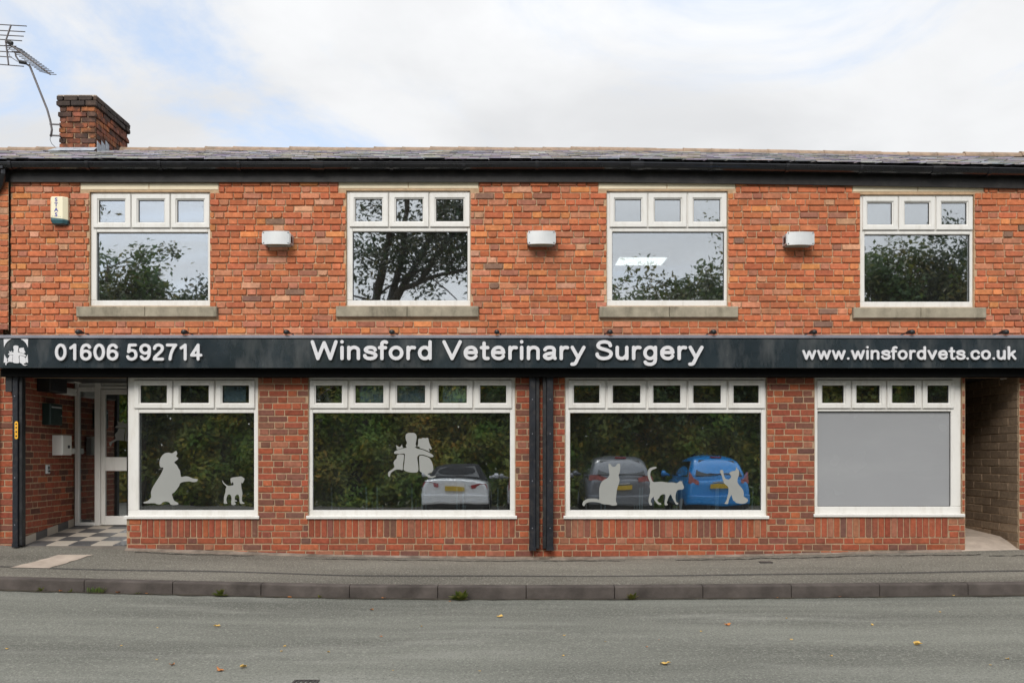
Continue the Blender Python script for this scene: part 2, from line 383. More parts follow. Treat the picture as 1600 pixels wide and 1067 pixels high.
for x0, x1, yc, wd in ((-2.4, 1.35, -.15, .010), (1.9, 5.45, -.17, .013), (-4.4, -3.0, -.13, .010), (5.5, 6.9, -.22, .010)):
    pts = []; w2 = 0; x = x0
    while x < x1: w2 = w2*.93+rk.gauss(0, .008); hw_ = wd*1.7*rk.uniform(.15, 1.0); pts.append((x, yc+w2+hw_, yc+w2-hw_)); x += rk.uniform(.02, .05)
    strip('crack', M['crack'], pts, pave, pavez, .005)
kerb = empty('kerb', (0, KY, -.2)); tag(kerb, kind='structure')
x = -1.684-.915*9
for i in range(20):
    xa, xb = x+.004, x+.911; mb = MB(); vs = []
    for xx in (xa, xb):
        zt, zb = interp(xx, kerbtop), interp(xx, kerbbot)-.12
        j = .002*rr.random()
        vs += [(xx, KY+.125, zb+.2), (xx, KY, zb+.2), (xx, KY+j, zt-.016+.2), (xx, KY+.004, zt-.006+.2), (xx, KY+.016, zt+.2), (xx, KY+.125, zt+.004+.2)]
    vs = [(a, b-KY, c) for a, b, c in vs]
    mb.add(vs, [(0,1,7,6),(1,2,8,7),(2,3,9,8),(3,4,10,9),(4,5,11,10),(5,0,6,11),(0,5,4,3,2,1),(6,7,8,9,10,11)])
    mb.build('kerb_stone', M['kerb'], kerb); x += .915
gx, gy, gz = onroad(480, 1063); gr = empty('drain_grate', (gx, gy-.13, gz)); tag(gr, 'black iron drain grate sunk in the road surface', 'drain')
mb = MB(); frame4 = [(-.085, .085, -.13, -.112), (-.085, .085, .112, .13), (-.085, -.068, -.112, .112), (.068, .085, -.112, .112)]
for q in frame4: mb.box(*q, -.02, .008)
mb.build('frame', M['iron'], gr)
for k in range(4): mb = MB(); mb.box(-.055+k*.032, -.040+k*.032, -.112, .112, -.02, .006); mb.build('bar', M['iron'], gr)

# ------------------------------------------------------------------ the building
bld = empty('shop_building', (0, 0, 0)); tag(bld, 'two storey red brick shop building with white framed windows', 'building')
UW = [((140, 328, 300, 478), (126, 342, 286, 297, 233), (122, 341, 480, 496, 229), 3), ((541, 735, 298, 478), (529, 748, 284.5, 295, 638), (526, 748, 479.5, 496, 637), 3),
      ((948, 1137, 298.5, 478), (935, 1149, 286, 296, 1042), (936, 1152, 480, 497, 1045), 3), ((1344, 1522, 304, 480), (1332, 1537, 290, 300, 1434), (1331, 1538, 481.5, 498, 1436), 3)]
GW = [(198, 403, 588, 806, 3), (482, 805, 588, 806, 5), (883, 1198, 588, 806, 5), (1273, 1503, 588, 803, 4)]
def rect(p): return (fx(p[0]), fx(p[1]), fz(p[3]), fz(p[2]))     # x0 x1 z0 z1
XL, XR = fx(17), 8.6
LOB = (fx(36), fx(198), -1.0, fz(588)); PAS = (fx(1508), fx(1592), -1.0, fz(588))
openings = [rect(u[0]) for u in UW]+[rect(g) for g in GW]+[LOB, PAS]
ZT = fz(283)
def wall_mesh(x0, x1, z0, z1, ops, y0, y1):
    mb = MB(); X = sorted({x0, x1, *[v for o in ops for v in o[:2] if x0 < v < x1]}); Z = sorted({z0, z1, *[v for o in ops for v in o[2:] if z0 < v < z1]})
    for i in range(len(X)-1):
        for j in range(len(Z)-1):
            cx, cz = (X[i]+X[i+1])/2, (Z[j]+Z[j+1])/2
            if any(o[0] < cx < o[1] and o[2] < cz < o[3] for o in ops): continue
            for y in (y0, y1): mb.add([(X[i], y, Z[j]), (X[i+1], y, Z[j]), (X[i+1], y, Z[j+1]), (X[i], y, Z[j+1])], [(0,1,2,3)])
    for o in ops:
        a, b, c, d_ = max(o[0], x0), min(o[1], x1), max(o[2], z0), min(o[3], z1)
        for q in ([(a,y0,c),(a,y1,c),(a,y1,d_),(a,y0,d_)], [(b,y0,c),(b,y1,c),(b,y1,d_),(b,y0,d_)], [(a,y0,c),(b,y0,c),(b,y1,c),(a,y1,c)], [(a,y0,d_),(b,y0,d_),(b,y1,d_),(a,y1,d_)]): mb.add(q, [(0,1,2,3)])
    return mb
ZS = fz(552)    # hidden behind the sign: lower and upper mortar meet here
uwall = wall_mesh(XL, XR, ZS, ZT, [o for o in openings if o[2] > ZS], 0, .25).build('upper_wall', M['mortar'], bld)
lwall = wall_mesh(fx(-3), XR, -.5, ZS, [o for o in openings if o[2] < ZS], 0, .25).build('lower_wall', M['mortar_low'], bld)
PALU = [((.50,.158,.072),8),((.45,.135,.062),9),((.42,.122,.06),6),((.50,.20,.12),3),((.60,.225,.085),2.2),((.30,.125,.09),1.3),((.55,.30,.20),1.0),((.16,.115,.095),.3),((.42,.17,.11),2.5)]
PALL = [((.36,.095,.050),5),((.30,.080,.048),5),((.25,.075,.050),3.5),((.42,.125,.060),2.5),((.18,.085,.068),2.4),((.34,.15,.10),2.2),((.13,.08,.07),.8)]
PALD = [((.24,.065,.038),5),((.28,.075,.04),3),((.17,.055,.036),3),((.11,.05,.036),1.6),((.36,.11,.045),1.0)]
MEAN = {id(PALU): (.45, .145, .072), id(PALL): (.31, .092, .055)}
def pick(pal, r):
    c = r.choices([p[0] for p in pal], [p[1] for p in pal])[0]; k = r.uniform(.86, 1.14)
    mean = MEAN.get(id(pal))
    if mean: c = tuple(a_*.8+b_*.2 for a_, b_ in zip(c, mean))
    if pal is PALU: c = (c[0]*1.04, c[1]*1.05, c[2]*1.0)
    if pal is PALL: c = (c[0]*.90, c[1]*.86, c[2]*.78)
    return tuple(v*k*r.uniform(.95, 1.05) for v in c)
def brick_geo(mb, x0, x1, z0, z1, r, tint, proud=.018, rough=1.0, T=None):
    """one brick: irregular rounded front face, chamfered edge, sides running back into the mortar"""
    w, h = x1-x0, z1-z0; j = lambda a: r.uniform(-a, a)*rough
    cr = .0045*r.uniform(.5, 1.5)*min(rough, 1.6); cb = (.005 if r.random() < .75 else .011)*r.uniform(.6, 1.4)*min(rough, 1.6)   # lower corners worn rounder
    o = [(x0+cb, z0), (x1-cb, z0), (x1, z0+cb), (x1, z1-cr), (x1-cr, z1), (x0+cr, z1), (x0, z1-cr), (x0, z0+cb)]
    o = [(a+j(.0014), b+j(.0014)) for a, b in o]
    e = .005; cx, cz = (x0+x1)/2, (z0+z1)/2; p = proud*r.uniform(.55, 1.25)
    inn = [(cx+(a-cx)*(1-2*e/w), cz+(b-cz)*(1-2*e/h)) for a, b in o]
    tilt = j(.003)
    V = [(a, -p+tilt*(b-cz)/h, b) for a, b in inn]+[(a, -p+.006, b) for a, b in o]+[(a, .006, b) for a, b in o]
    if T: V = [T(v) for v in V]
    fs = [tuple(range(8))]+[(8+i, 8+(i+1)%8, (i+1)%8, i) for i in range(8)]+[(16+i, 16+(i+1)%8, 8+(i+1)%8, 8+i) for i in range(8)]
    mb.add(V, fs, 0, tint)
def course(x0, x1, phase, r, S=.215, H=.1025, J=.0105):
    """Flemish bond run: alternating stretchers and headers"""
    out = []; x = x0-1.0+phase; st = True
    while x < x1:
        l = (S if st else H)*r.uniform(.965, 1.03); out.append((x, x+l)); x += l+J; st = not st
    return out
def lay(x0, x1, z0, z1, blocks, pal, r, pitch=.0755, J=.011):
    res = []; n = int(math.ceil((z1-z0)/pitch-1e-6))
    for k in range(n):
        za, zb = z0+k*pitch, min(z0+(k+1)*pitch-J, z1)
        if zb-za < .02: continue
        for a, b in course(x0, x1, (k % 2)*.169+r.uniform(-.012, .012), r):
            segs = [(max(a, x0), min(b, x1))]
            for o in blocks:
                if min(zb, o[3])-max(za, o[2]) < .012: continue
                ns = []
                for s, e in segs:
                    if e <= o[0]-.004 or s >= o[1]+.004: ns.append((s, e)); continue
                    if o[0]-.006-s > .02: ns.append((s, o[0]-.006))
                    if e-o[1]-.006 > .02: ns.append((o[1]+.006, e))
                segs = ns
            for s, e in segs:
                if e-s > .022: res.append((s, e, za+r.uniform(-.0015, .0015), zb+r.uniform(-.002, .001), pick(pal, r)))
    return res
rb = random.Random(11)
blkU = [rect(u[0]) for u in UW]+[rect(u[1][:4]) for u in UW]+[rect(u[2][:4]) for u in UW]
upper = lay(XL+.004, XR, fz(531), ZT-.004, blkU, PALU, rb)
zsold0, zsold1 = fz(839), fz(807.5)
sold = [(fx(221), fx(403)), (fx(482), fx(805)), (fx(883), fx(1198)), (fx(1273), fx(1481))]
blkL = [rect(g) for g in GW]+[LOB, PAS]+[(a, b, zsold0, zsold1) for a, b in sold]
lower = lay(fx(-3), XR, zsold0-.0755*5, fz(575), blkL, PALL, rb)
cand = sorted(upper, key=lambda b: -(b[1]-b[0])*(b[3]-b[2]) if abs(b[0]) < 6 else 0)
single, rest = cand[:300], cand[300:]
for b in single:
    mb = MB(); cx, cz = (b[0]+b[1])/2, b[2]
    brick_geo(mb, b[0]-cx, b[1]-cx, 0, b[3]-b[2], rb, b[4]); o = mb.build('brick', M['brick'], uwall, tint=True); o.location = (cx, 0, cz)
mb = MB()
for b in rest: brick_geo(mb, *b[:4], rb, b[4])
tag(mb.build('brick_field', M['brick'], uwall, tint=True), kind='stuff')
mb = MB()
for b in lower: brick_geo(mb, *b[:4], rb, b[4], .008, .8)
tag(mb.build('brick_field', M['brick'], lwall, tint=True), kind='stuff')
for a, b in sold:                                                  # soldier course under each shop window
    n = round((b-a)/.0735); w = (b-a)/n
    for i in range(n):
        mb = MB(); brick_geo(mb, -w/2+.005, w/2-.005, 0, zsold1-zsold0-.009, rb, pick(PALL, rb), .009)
        o = mb.build('soldier_brick', M['brick'], lwall, tint=True); o.location = (a+(i+.5)*w, 0, zsold0)
# toothed pilaster of stacked headers at the left edge, and the neighbour's wall beyond it
pil = wall_mesh(fx(3), fx(17)-.002, fz(516), ZT, [], -.045, .2).build('pilaster', M['mortar'], bld)
z = fz(516)
while z < ZT-.05:
    mb = MB(); brick_geo(mb, fx(3)+.003, fx(17)-.006, 0, .066, rb, pick(PALU, rb), .012); o = mb.build('header_brick', M['brick'], pil, tint=True); o.location = (0, -.045, z); z += .0755
nb = empty('neighbouring_building', (-7, 0, 0)); tag(nb, 'brick terrace building adjoining the left end of the shop', 'building')
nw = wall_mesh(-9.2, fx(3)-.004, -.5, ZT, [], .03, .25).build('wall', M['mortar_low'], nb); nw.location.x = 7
mb = MB()
for b in lay(-9.2, fx(3)-.004, fz(870), ZT-.01, [], PALL, rb): brick_geo(mb, *b[:4], rb, b[4], T=lambda v: (v[0]+7, v[1]+.03, v[2]))
tag(mb.build('brick_field', M['brick'], nb, tint=True), kind='stuff')

# upper windows
def frame_rect(mb, x0, x1, z0, z1, t, y0, y1, b=.006, tb=None):
    tb = tb or t
    mb.bbox(x0, x1, y0, y1, z0, z0+tb, b); mb.bbox(x0, x1, y0, y1, z1-t, z1, b)
    mb.bbox(x0, x0+t, y0+.001, y1-.001, z0+tb, z1-t, b); mb.bbox(x1-t, x1, y0+.001, y1-.001, z0+tb, z1-t, b)
def pane(name, x0, x1, z0, z1, y, parent, m='glass'):
    mb = MB(); mb.box(x0, x1, y, y+.006, z0, z1); return mb.build(name, M[m], parent)
def window(px, n, sashes, glass_x, glass_y, main, main_y, y0, label, film=None, ft=.05, wide_r=None):
    x0, x1, z0, z1 = rect(px)
    w = empty('window', ((x0+x1)/2, y0, z0)); w.parent = bld; w['label'] = label
    ox, oz = (x0+x1)/2, z0
    L = lambda p: fx(p)-ox
    Zl = lambda q: fz(q)-oz
    mb = MB(); mz0, mz1 = Zl(main_y[1]), Zl(main_y[0]); st0, st1 = Zl(glass_y[3]), Zl(glass_y[2])
    hb = (x1-x0)/2
    mb.bbox(-hb, hb, 0, .07, 0, mz0, .006)                              # bottom rail
    mb.bbox(-hb, L(main[0]), .001, .069, mz0, z1-z0-.001, .006); mb.bbox(L(main[1]), hb, .001, .069, mz0, z1-z0-.001, .006)
    mb.bbox(L(main[0]), L(main[1]), .0, .07, mz1, st0, .006)           # transom
    mb.bbox(L(main[0]), L(main[1]), .0, .07, st1, z1-z0, .004)         # head
    for i in range(n-1):
        xm = (L(sashes[i][1])+L(sashes[i+1][0]))/2; mb.bbox(xm-.02, xm+.02, .004, .066, st0, st1, .004)
    mb.build('frame', M['upvc'], w)
    for (a, b), (ga, gb) in zip(sashes, glass_x):
        mb = MB(); xa, xb, ga_, gb_ = L(a)+.004, L(b)-.004, L(ga), L(gb); g0, g1 = Zl(glass_y[1]), Zl(glass_y[0]); q0, q1 = st0+.005, st1-.004
        # mitred sash profile: outer face, rounded step, sloped glazing bead
        rings = [(xa, xb, q0, q1, .02), (xa, xb, q0, q1, -.014), (xa+.006, xb-.006, q0+.006, q1-.006, -.02), (ga_-.016, gb_+.016, g0-.016, g1+.016, -.02), (ga_-.013, gb_+.013, g0-.013, g1+.013, -.012), (ga_, gb_, g0, g1, -.004), (ga_, gb_, g0, g1, .02)]
        vs = [(x, y, z) for r in rings for x, z in ((r[0], r[2]), (r[1], r[2]), (r[1], r[3]), (r[0], r[3])) for y in (r[4],)]
        mb.add(vs, [(4*k+i, 4*k+(i+1)%4, 4*k+4+(i+1)%4, 4*k+4+i) for k in range(len(rings)-1) for i in range(4)])
        mb.build('sash', M['upvc'], w)
        mb = MB(); frame_rect(mb, ga_-.0005, gb_+.0005, g0-.0005, g1+.0005, .005, .003, .012, .001); mb.build('gasket', M['gasket'], w)
        pane('pane', ga_, gb_, g0, g1, .013, w)
    mb = MB(); frame_rect(mb, L(main[0])-.0005, L(main[1])+.0005, mz0-.0005, mz1+.0005, .006, .026, .036, .001); mb.build('gasket', M['gasket'], w)
    pane('pane', L(main[0]), L(main[1]), mz0, mz1, .037, w)
    if film:
        mb = MB(); mb.box(L(main[0])+.006, L(main[1])-.006, .0335, .0355, mz0+.006, mz1-.006); o = mb.build('privacy_film', M['film'], w); o['label'] = 'plain grey privacy film covering the pane'
    return w, L, Zl
wlab = ['upper window directly above the entrance recess', 'upper window above the widest text of the sign', 'upper window with a lit ceiling panel behind it', 'upper window above the pane with grey film']
for (f, lt, sl_, n), lab in zip(UW, wlab):
    s = (f[1]-f[0])/188.; dy = f[2]-300; k = (f[3]-f[2])/178.
    X_ = lambda p: f[0]+(p-138.6)*s
    c2 = lambda v: v/3.5575
    sx = [(X_(c2(a)), X_(c2(b))) for a, b in ((508, 720), (722, 938), (942, 1160))]
    gx_ = [(X_(c2(a)), X_(c2(b))) for a, b in ((540, 685), (760, 904), (976, 1124))]
    Y_ = lambda q: f[2]+(q-300)*k
    w, L, Zl = window(f, 3, sx, gx_, (Y_(312.2), Y_(346.8), Y_(302.4), Y_(356.3)), (X_(147.6), X_(322.2)), (Y_(362.2), Y_(468.8)), .028, lab)
    ox, oz = w.location.x, w.location.z
    for nm, p, m, yy in (('lintel', lt, 'lintel', -.006), ('sill', sl_, 'stone', -.055)):
        for a, b in ((p[0], p[4]), (p[4], p[1])):
            mb = MB(); mb.bbox(fx(a)-ox+.002, fx(b)-ox-.002, yy-.028, .20 if nm == 'sill' else .1, fz(p[3])-oz, fz(p[2])-oz, .007); mb.build(nm, M[m], w)
# ground floor windows
glab = ['shop window with dog and puppy silhouettes beside the entrance', 'shop window with child and two pets silhouette', 'shop window with three cat silhouettes', 'shop window filled with plain grey privacy film']
c5 = lambda v: v/2.6675
GD = [(( (556, 718), (722, 893), (897, 1062)), ((583, 693), (750, 868), (925, 1036)), 0, (215.6, 396)),
      (((222, 383), (388, 556), (562, 728), (734, 904), (908, 1068)), ((248, 357), (413, 530), (587, 704), (760, 878), (934, 1043)), 400, (488, 797)),
      (((233, 390), (397, 560), (567, 729), (734, 896), (902, 1057)), ((258, 365), (421, 536), (590, 703), (757, 872), (925, 1030)), 800, (891, 1190.6)),
      (((205, 348), (350, 495), (497, 642), (645, 778)), ((228, 318), (371, 468), (520, 615), (668, 756)), 1200, (1278.7, 1487.6))]
GWO = []
for g, dta, lab in zip(GW, GD, glab):
    off = dta[2]; sx = [(off+c5(a), off+c5(b)) for a, b in dta[0]]; gx_ = [(off+c5(a), off+c5(b)) for a, b in dta[1]]
    main = (min(dta[3][0], sx[0][0]+3), max(dta[3][1], sx[-1][1]-3)) if g[0] != 198 else (215.6, 396.2)
    my = (645, 797) if g[3] == 806 else (642.5, 791.3)
    w, L, Zl = window(g, g[4], sx, gx_, (601.8, 629.3, 593.2, 638.6), dta[3], my, .022, lab, film=(g[0] == 1273))
    GWO.append((w, L, Zl))
    x0, x1, z0, z1 = rect(g); hb = (x1-x0)/2
    mb = MB(); mb.xprism([(.06, -.026), (-.055, -.030), (-.058, -.004), (-.05, .004), (.06, .012)], -hb-.02, hb+.02); mb.build('sill', M['upvc'], w)
# vinyl silhouettes on the shop windows
def zpts(pts, sc, ox, oy): return [(ox+a/sc, oy+b/sc) for a, b in pts]
DOG = zpts([(95,755),(150,735),(195,690),(192,630),(215,560),(270,470),(320,390),(352,320),(352,297),(320,293),(306,255),(312,190),(340,140),(375,110),(420,100),(470,108),(500,90),(527,78),(540,115),(525,148),(553,175),(535,200),(500,230),(535,265),(555,305),(575,335),(583,380),(592,420),(640,413),(690,418),(745,440),(800,448),(812,462),(790,485),(740,488),(700,480),(640,485),(585,500),(565,540),(530,590),(500,625),(472,645),(480,690),(500,735),(545,760),(555,778),(535,790),(460,790),(440,765),(405,748),(350,755),(320,782),(265,780),(240,768),(110,770)], 8.421, 210, 695)
PUP = zpts([(1137,465),(1160,500),(1195,528),(1225,538),(1280,530),(1283,510),(1272,485),(1262,508),(1250,495),(1247,440),(1290,425),(1340,420),(1385,415),(1420,435),(1430,450),(1418,480),(1405,505),(1390,495),(1385,530),(1392,580),(1402,640),(1395,700),(1400,745),(1428,765),(1420,775),(1380,775),(1365,750),(1362,690),(1345,655),(1310,670),(1302,720),(1330,735),(1325,745),(1298,748),(1315,775),(1300,790),(1262,790),(1255,760),(1258,700),(1245,660),(1215,655),(1195,690),(1190,740),(1203,765),(1190,775),(1158,770),(1157,740),(1160,680),(1178,620),(1180,580),(1190,550),(1160,520),(1142,495)], 8.421, 210, 695)
CAT1 = zpts([(95,640),(110,605),(160,575),(220,568),(290,570),(327,578),(328,500),(330,430),(350,360),(385,315),(440,285),(470,245),(465,180),(458,95),(470,80),(490,95),(515,123),(555,120),(575,95),(600,80),(622,95),(620,160),(612,215),(600,250),(612,300),(605,350),(580,430),(570,500),(562,600),(578,640),(570,662),(545,665),(515,668),(490,660),(470,655),(430,650),(380,645),(345,630),(300,620),(230,615),(170,622),(135,645),(122,672),(100,665)], 8.889, 900, 715)
CAT2 = zpts([(1040,350),(1020,300),(1005,240),(1008,190),(1030,150),(1070,132),(1115,125),(1130,140),(1105,155),(1070,168),(1048,195),(1042,240),(1055,290),(1075,330),(1110,338),(1200,332),(1290,345),(1350,342),(1410,352),(1440,335),(1462,320),(1470,335),(1490,320),(1488,345),(1500,375),(1512,410),(1495,440),(1450,445),(1415,460),(1398,510),(1395,560),(1405,615),(1435,632),(1425,650),(1400,648),(1380,615),(1350,560),(1328,512),(1300,545),(1280,600),(1272,630),(1288,650),(1275,662),(1245,658),(1242,620),(1252,560),(1245,510),(1190,520),(1165,560),(1140,590),(1160,620),(1195,638),(1188,655),(1150,650),(1110,605),(1092,570),(1090,545),(1060,570),(1048,610),(1068,645),(1060,662),(1035,655),(1018,610),(1020,560),(1035,500),(1040,440),(1032,400)], 8.889, 900, 715)
CAT3 = zpts([(750,360),(755,335),(780,325),(805,340),(810,380),(825,440),(850,480),(900,495),(935,470),(945,435),(920,395),(920,375),(955,350),(1020,335),(1035,290),(1048,280),(1058,315),(1075,320),(1085,355),(1082,420),(1060,480),(1058,540),(1085,590),(1130,640),(1160,690),(1170,745),(1168,790),(1200,815),(1240,845),(1235,880),(1200,910),(1130,922),(1080,915),(1030,905),(1015,880),(985,865),(960,800),(955,765),(930,800),(905,860),(890,920),(850,925),(830,915),(860,870),(885,780),(900,700),(890,620),(830,570),(800,500),(780,420),(760,385)], 11.229, 1060, 705)
FAM = [[(412,140),(425,100),(470,75),(570,75),(615,100),(630,150),(622,230),(612,300),(625,345),(592,355),(650,385),(740,405),(860,455),(940,500),(962,530),(945,550),(890,548),(800,515),(735,500),(680,510),(648,545),(645,600),(660,700),(665,790),(655,835),(620,855),(520,855),(430,835),(385,810),(375,780),(385,680),(395,580),(398,495),(370,483),(290,487),(205,485),(185,470),(200,440),(260,410),(340,385),(430,362),(415,330),(437,280),(435,250),(418,210)],
       [(225,312),(240,322),(295,352),(340,305),(347,300),(345,330),(362,365),(310,385),(245,402),(235,360)],
       [(240,535),(260,505),(320,500),(365,502),(382,520),(375,600),(362,700),(355,803),(300,798),(230,797),(170,825),(120,870),(100,940),(75,925),(65,870),(90,830),(150,790),(190,750),(185,710),(175,660),(200,610),(235,575)],
       [(665,195),(720,185),(760,170),(800,178),(855,172),(870,240),(900,320),(930,380),(915,402),(870,385),(888,448),(840,425),(760,395),(690,370),(685,345),(645,345),(660,290)],
       [(678,560),(695,525),(740,520),(830,545),(890,580),(930,650),(955,730),(955,800),(925,850),(850,880),(875,910),(920,930),(1000,925),(1000,940),(930,958),(870,955),(810,910),(760,865),(705,840),(690,810),(685,700)]]
def decal(wi, polys, label, y=.034):
    w, L, Zl = GWO[wi]; mb = MB()
    for p in polys: mb.prism([(L(a), Zl(b)) for a, b in smooth_poly(p, 3)], y, y+.0015)
    o = mb.build('vinyl_silhouette', M['vinyl'], w); o['label'] = label
decal(0, [DOG], 'grey silhouette of a sitting dog offering a paw'); decal(0, [PUP], 'grey silhouette of a standing puppy')
decal(1, [zpts(p, 12.556, 600, 670) for p in FAM], 'grey silhouette of a child hugging a cat and a dog')
decal(2, [CAT1], 'grey silhouette of a sitting cat'); decal(2, [CAT2], 'grey silhouette of a walking cat'); decal(2, [CAT3], 'grey silhouette of a kitten raising its paw')

# lobby recess: side wall, tiles, door screen
LD = 1.2; lx0, lx1 = fx(36), fx(198)
lob = MB(); zl = fz(588)
def lobz(y): return .150+(.284-.150)*y/LD
lob.add([(lx0, .25, -.4), (lx0, LD+.1, -.4), (lx0, LD+.1, zl+.3), (lx0, .25, zl+.3)], [(0,1,2,3)])
lobw = lob.build('lobby_wall', M['mortar_low'], bld)
mb = MB(); rl = random.Random(5)
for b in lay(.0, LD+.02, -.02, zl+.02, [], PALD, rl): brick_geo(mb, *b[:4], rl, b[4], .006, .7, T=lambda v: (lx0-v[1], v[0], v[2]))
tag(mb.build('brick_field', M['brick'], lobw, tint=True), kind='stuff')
mb = MB(); mb.box(lx0-.1, 5.2, .02, LD+.6, zl+.02, zl+.10); mb.build('lobby_ceiling', M['black'], bld)
mb = MB(); mb.add([(lx1-.01, .09, -.3), (lx1-.01, LD, -.3), (lx1-.01, LD, zl), (lx1-.01, .09, zl), (lx1+.06, .09, -.3), (lx1+.06, LD, -.3), (lx1+.06, LD, zl), (lx1+.06, .09, zl)], [(0,1,2,3), (7,6,5,4), (0,3,7,4)]); mb.build('return_wall', M['upvc'], bld)
lf = MB(); lf.add([(lx0, -.0, lobz(0)-.004), (lx1, -.0, lobz(0)-.004), (lx1, LD+.05, lobz(LD)-.004), (lx0, LD+.05, lobz(LD)-.004)], [(0,1,2,3)])
lf.add([(lx0, 0, lobz(0)-.004), (lx1, 0, lobz(0)-.004), (lx1, 0, -.2), (lx0, 0, -.2)], [(0,1,2,3)])
lobf = lf.build('lobby_floor', M['grout'], bld)
T_ = .262
for i in range(5):
    for j in range(5):
        xa, xb = lx0+.012+i*T_, min(lx0+.012+(i+1)*T_-.004, lx1-.012); ya, yb = .0+j*T_*.96, min((j+1)*T_*.96-.004, LD+.03)
        if xb-xa < .02 or yb-ya < .02: continue
        mb = MB(); vs = [(a, b, lobz(b)+h) for h in (-.003, .005) for a, b in ((xa, ya), (xb, ya), (xb, yb), (xa, yb))]
        mb.add(vs, [(0,1,2,3), (4,5,6,7), (0,1,5,4), (1,2,6,5), (2,3,7,6), (3,0,4,7)]); mb.build('floor_tile', M['tile_l' if (i+j) % 2 else 'tile_d'], lobf)
for j in range(5):
    ya, yb = .0+j*T_, min((j+1)*T_-.003, LD); mb = MB()
    if yb-ya < .03: continue
    vs = [(x, y, lobz(y)+h) for x in (lx0+.0075, lx0+.017) for h in (.004, .10) for y in (ya, yb)]
    mb.add(vs, [(0,1,3,2), (4,5,7,6), (0,1,5,4), (2,3,7,6), (0,2,6,4), (1,3,7,5)]); mb.build('skirting_tile', M['tile_d' if j % 2 else 'tile_l'], lobf)
# door screen at the back of the lobby
def bx(p): return fx(p, LD)
def bz(q): return fz(q, LD)
scr = empty('door_screen', (bx(160), LD, bz(821))); scr.parent = bld
ox, oy, oz = scr.location
mb = MB()
def sb(px0, px1, py0, py1, y0=0., y1=.06, m=mb): m.bbox(bx(px0)-ox, bx(px1)-ox, y0, y1, bz(py1)-oz, bz(py0)-oz, .005)
sb(116.5, 123, 585, 821); sb(147.5, 157, 585, 821); sb(123, 147.5, 604, 611.5, .001); sb(123, 147.5, 816, 821, .001); sb(157, 265, 603, 607.5, .001); sb(123, 147.5, 586, 604, .03, .05); sb(157, 265, 586, 603, .03, .05); sb(262, 270, 585, 821)
mb.build('frame', M['upvc'], scr); pane('side_pane', bx(123)-ox, bx(147.5)-ox, bz(816)-oz, bz(611.5)-oz, .03, scr)
door = empty('entrance_door', (0, 0, 0)); door.parent = bld; door.location = (ox, oy, oz); mb = MB()
for a in ((158, 164.5, 608.5, 820), (255, 261, 608.5, 820)): sb(*a, y0=-.008, y1=.045, m=mb)
for a in ((164.5, 255, 608.5, 616), (164.5, 255, 714, 735.5), (164.5, 255, 806, 820)): sb(*a, y0=-.007, y1=.044, m=mb)
mb.build('leaf', M['upvc'], door)
for q in ((616, 714), (735.5, 806)): pane('pane', bx(164.5)-ox, bx(255)-ox, bz(q[1])-oz, bz(q[0])-oz, .015, door)
mb = MB()
for p in FAM: mb.prism([(bx(170+(a-65)*.0785)-ox, bz(638+b*.0625)-oz) for a, b in smooth_poly(p, 3)], .012, .0135)
mb.build('vinyl_silhouette', M['vinyl'], door)
mb = MB(); mb.tube([(bx(248)-ox, -.05, bz(760)-oz), (bx(248)-ox, -.05, bz(690)-oz)], .012).tube([(bx(248)-ox, -.05, bz(750)-oz), (bx(248)-ox, 0, bz(750)-oz)], .008).tube([(bx(248)-ox, -.05, bz(700)-oz), (bx(248)-ox, 0, bz(700)-oz)], .008); mb.build('handle', M['silver'], door)

# passage on the right: block wall, ramped concrete floor, ceiling
pw = PAS[1]; mb = MB()
mb.add([(pw, .25, -.5), (pw, 6, -.5), (pw, 6, 2.4), (pw, .25, 2.4)], [(0,1,2,3)])
pwall = mb.build('passage_wall', M['mortar_low'], bld)
k = 0; z = .0
while z < 2.3:
    y = -.2+(k % 2)*.2+.02
    while y < 3.4:
        ya, yb = max(y, .012), y+.392
        if yb-ya > .05:
            mb = MB(); l = yb-ya
            brick_geo(mb, 0, l, 0, .090, rb, (lambda k_: tuple(v*k_ for v in (.23, .165, .11)))(rb.uniform(.75, 1.2)), .007, 1.2, T=lambda v: (v[1], v[0], v[2]))
            o = mb.build('concrete_block', M['brick'], pwall, tint=True); o.location = (pw, ya, z)
        y += .402
    z += .0985; k += 1
mb = MB(); prof = [(-.03, .075), (.0, .10), (.2, .165), (.4, .215), (1.2, .25), (6, .30)]
for (ya, za), (yb, zb) in zip(prof, prof[1:]): mb.add([(fx(1508)-.3, ya, za), (pw, ya, za+.01), (pw, yb, zb+.01), (fx(1508)-.3, yb, zb)], [(0,1,2,3)])
mb.add([(fx(1508)-.3, -.03, .075), (pw, -.03, .085), (pw, -.03, -.2), (fx(1508)-.3, -.03, -.2)], [(0,1,2,3)])
mb.build('passage_floor', M['concrete'], bld)
mb = MB(); mb.box(fx(1500), pw+.1, .02, 6, zl+.02, zl+.1); mb.box(fx(1500), pw, 6, 6.1, -.2, zl+.1); mb.build('passage_ceiling', M['black'], bld)
mb = MB(); mb.add([(fx(1507), .24, -.3), (fx(1507), 6, -.3), (fx(1507), 6, zl+.02), (fx(1507), .24, zl+.02)], [(0,1,2,3)]); mb.build('passage_side_wall', M['block'], bld)

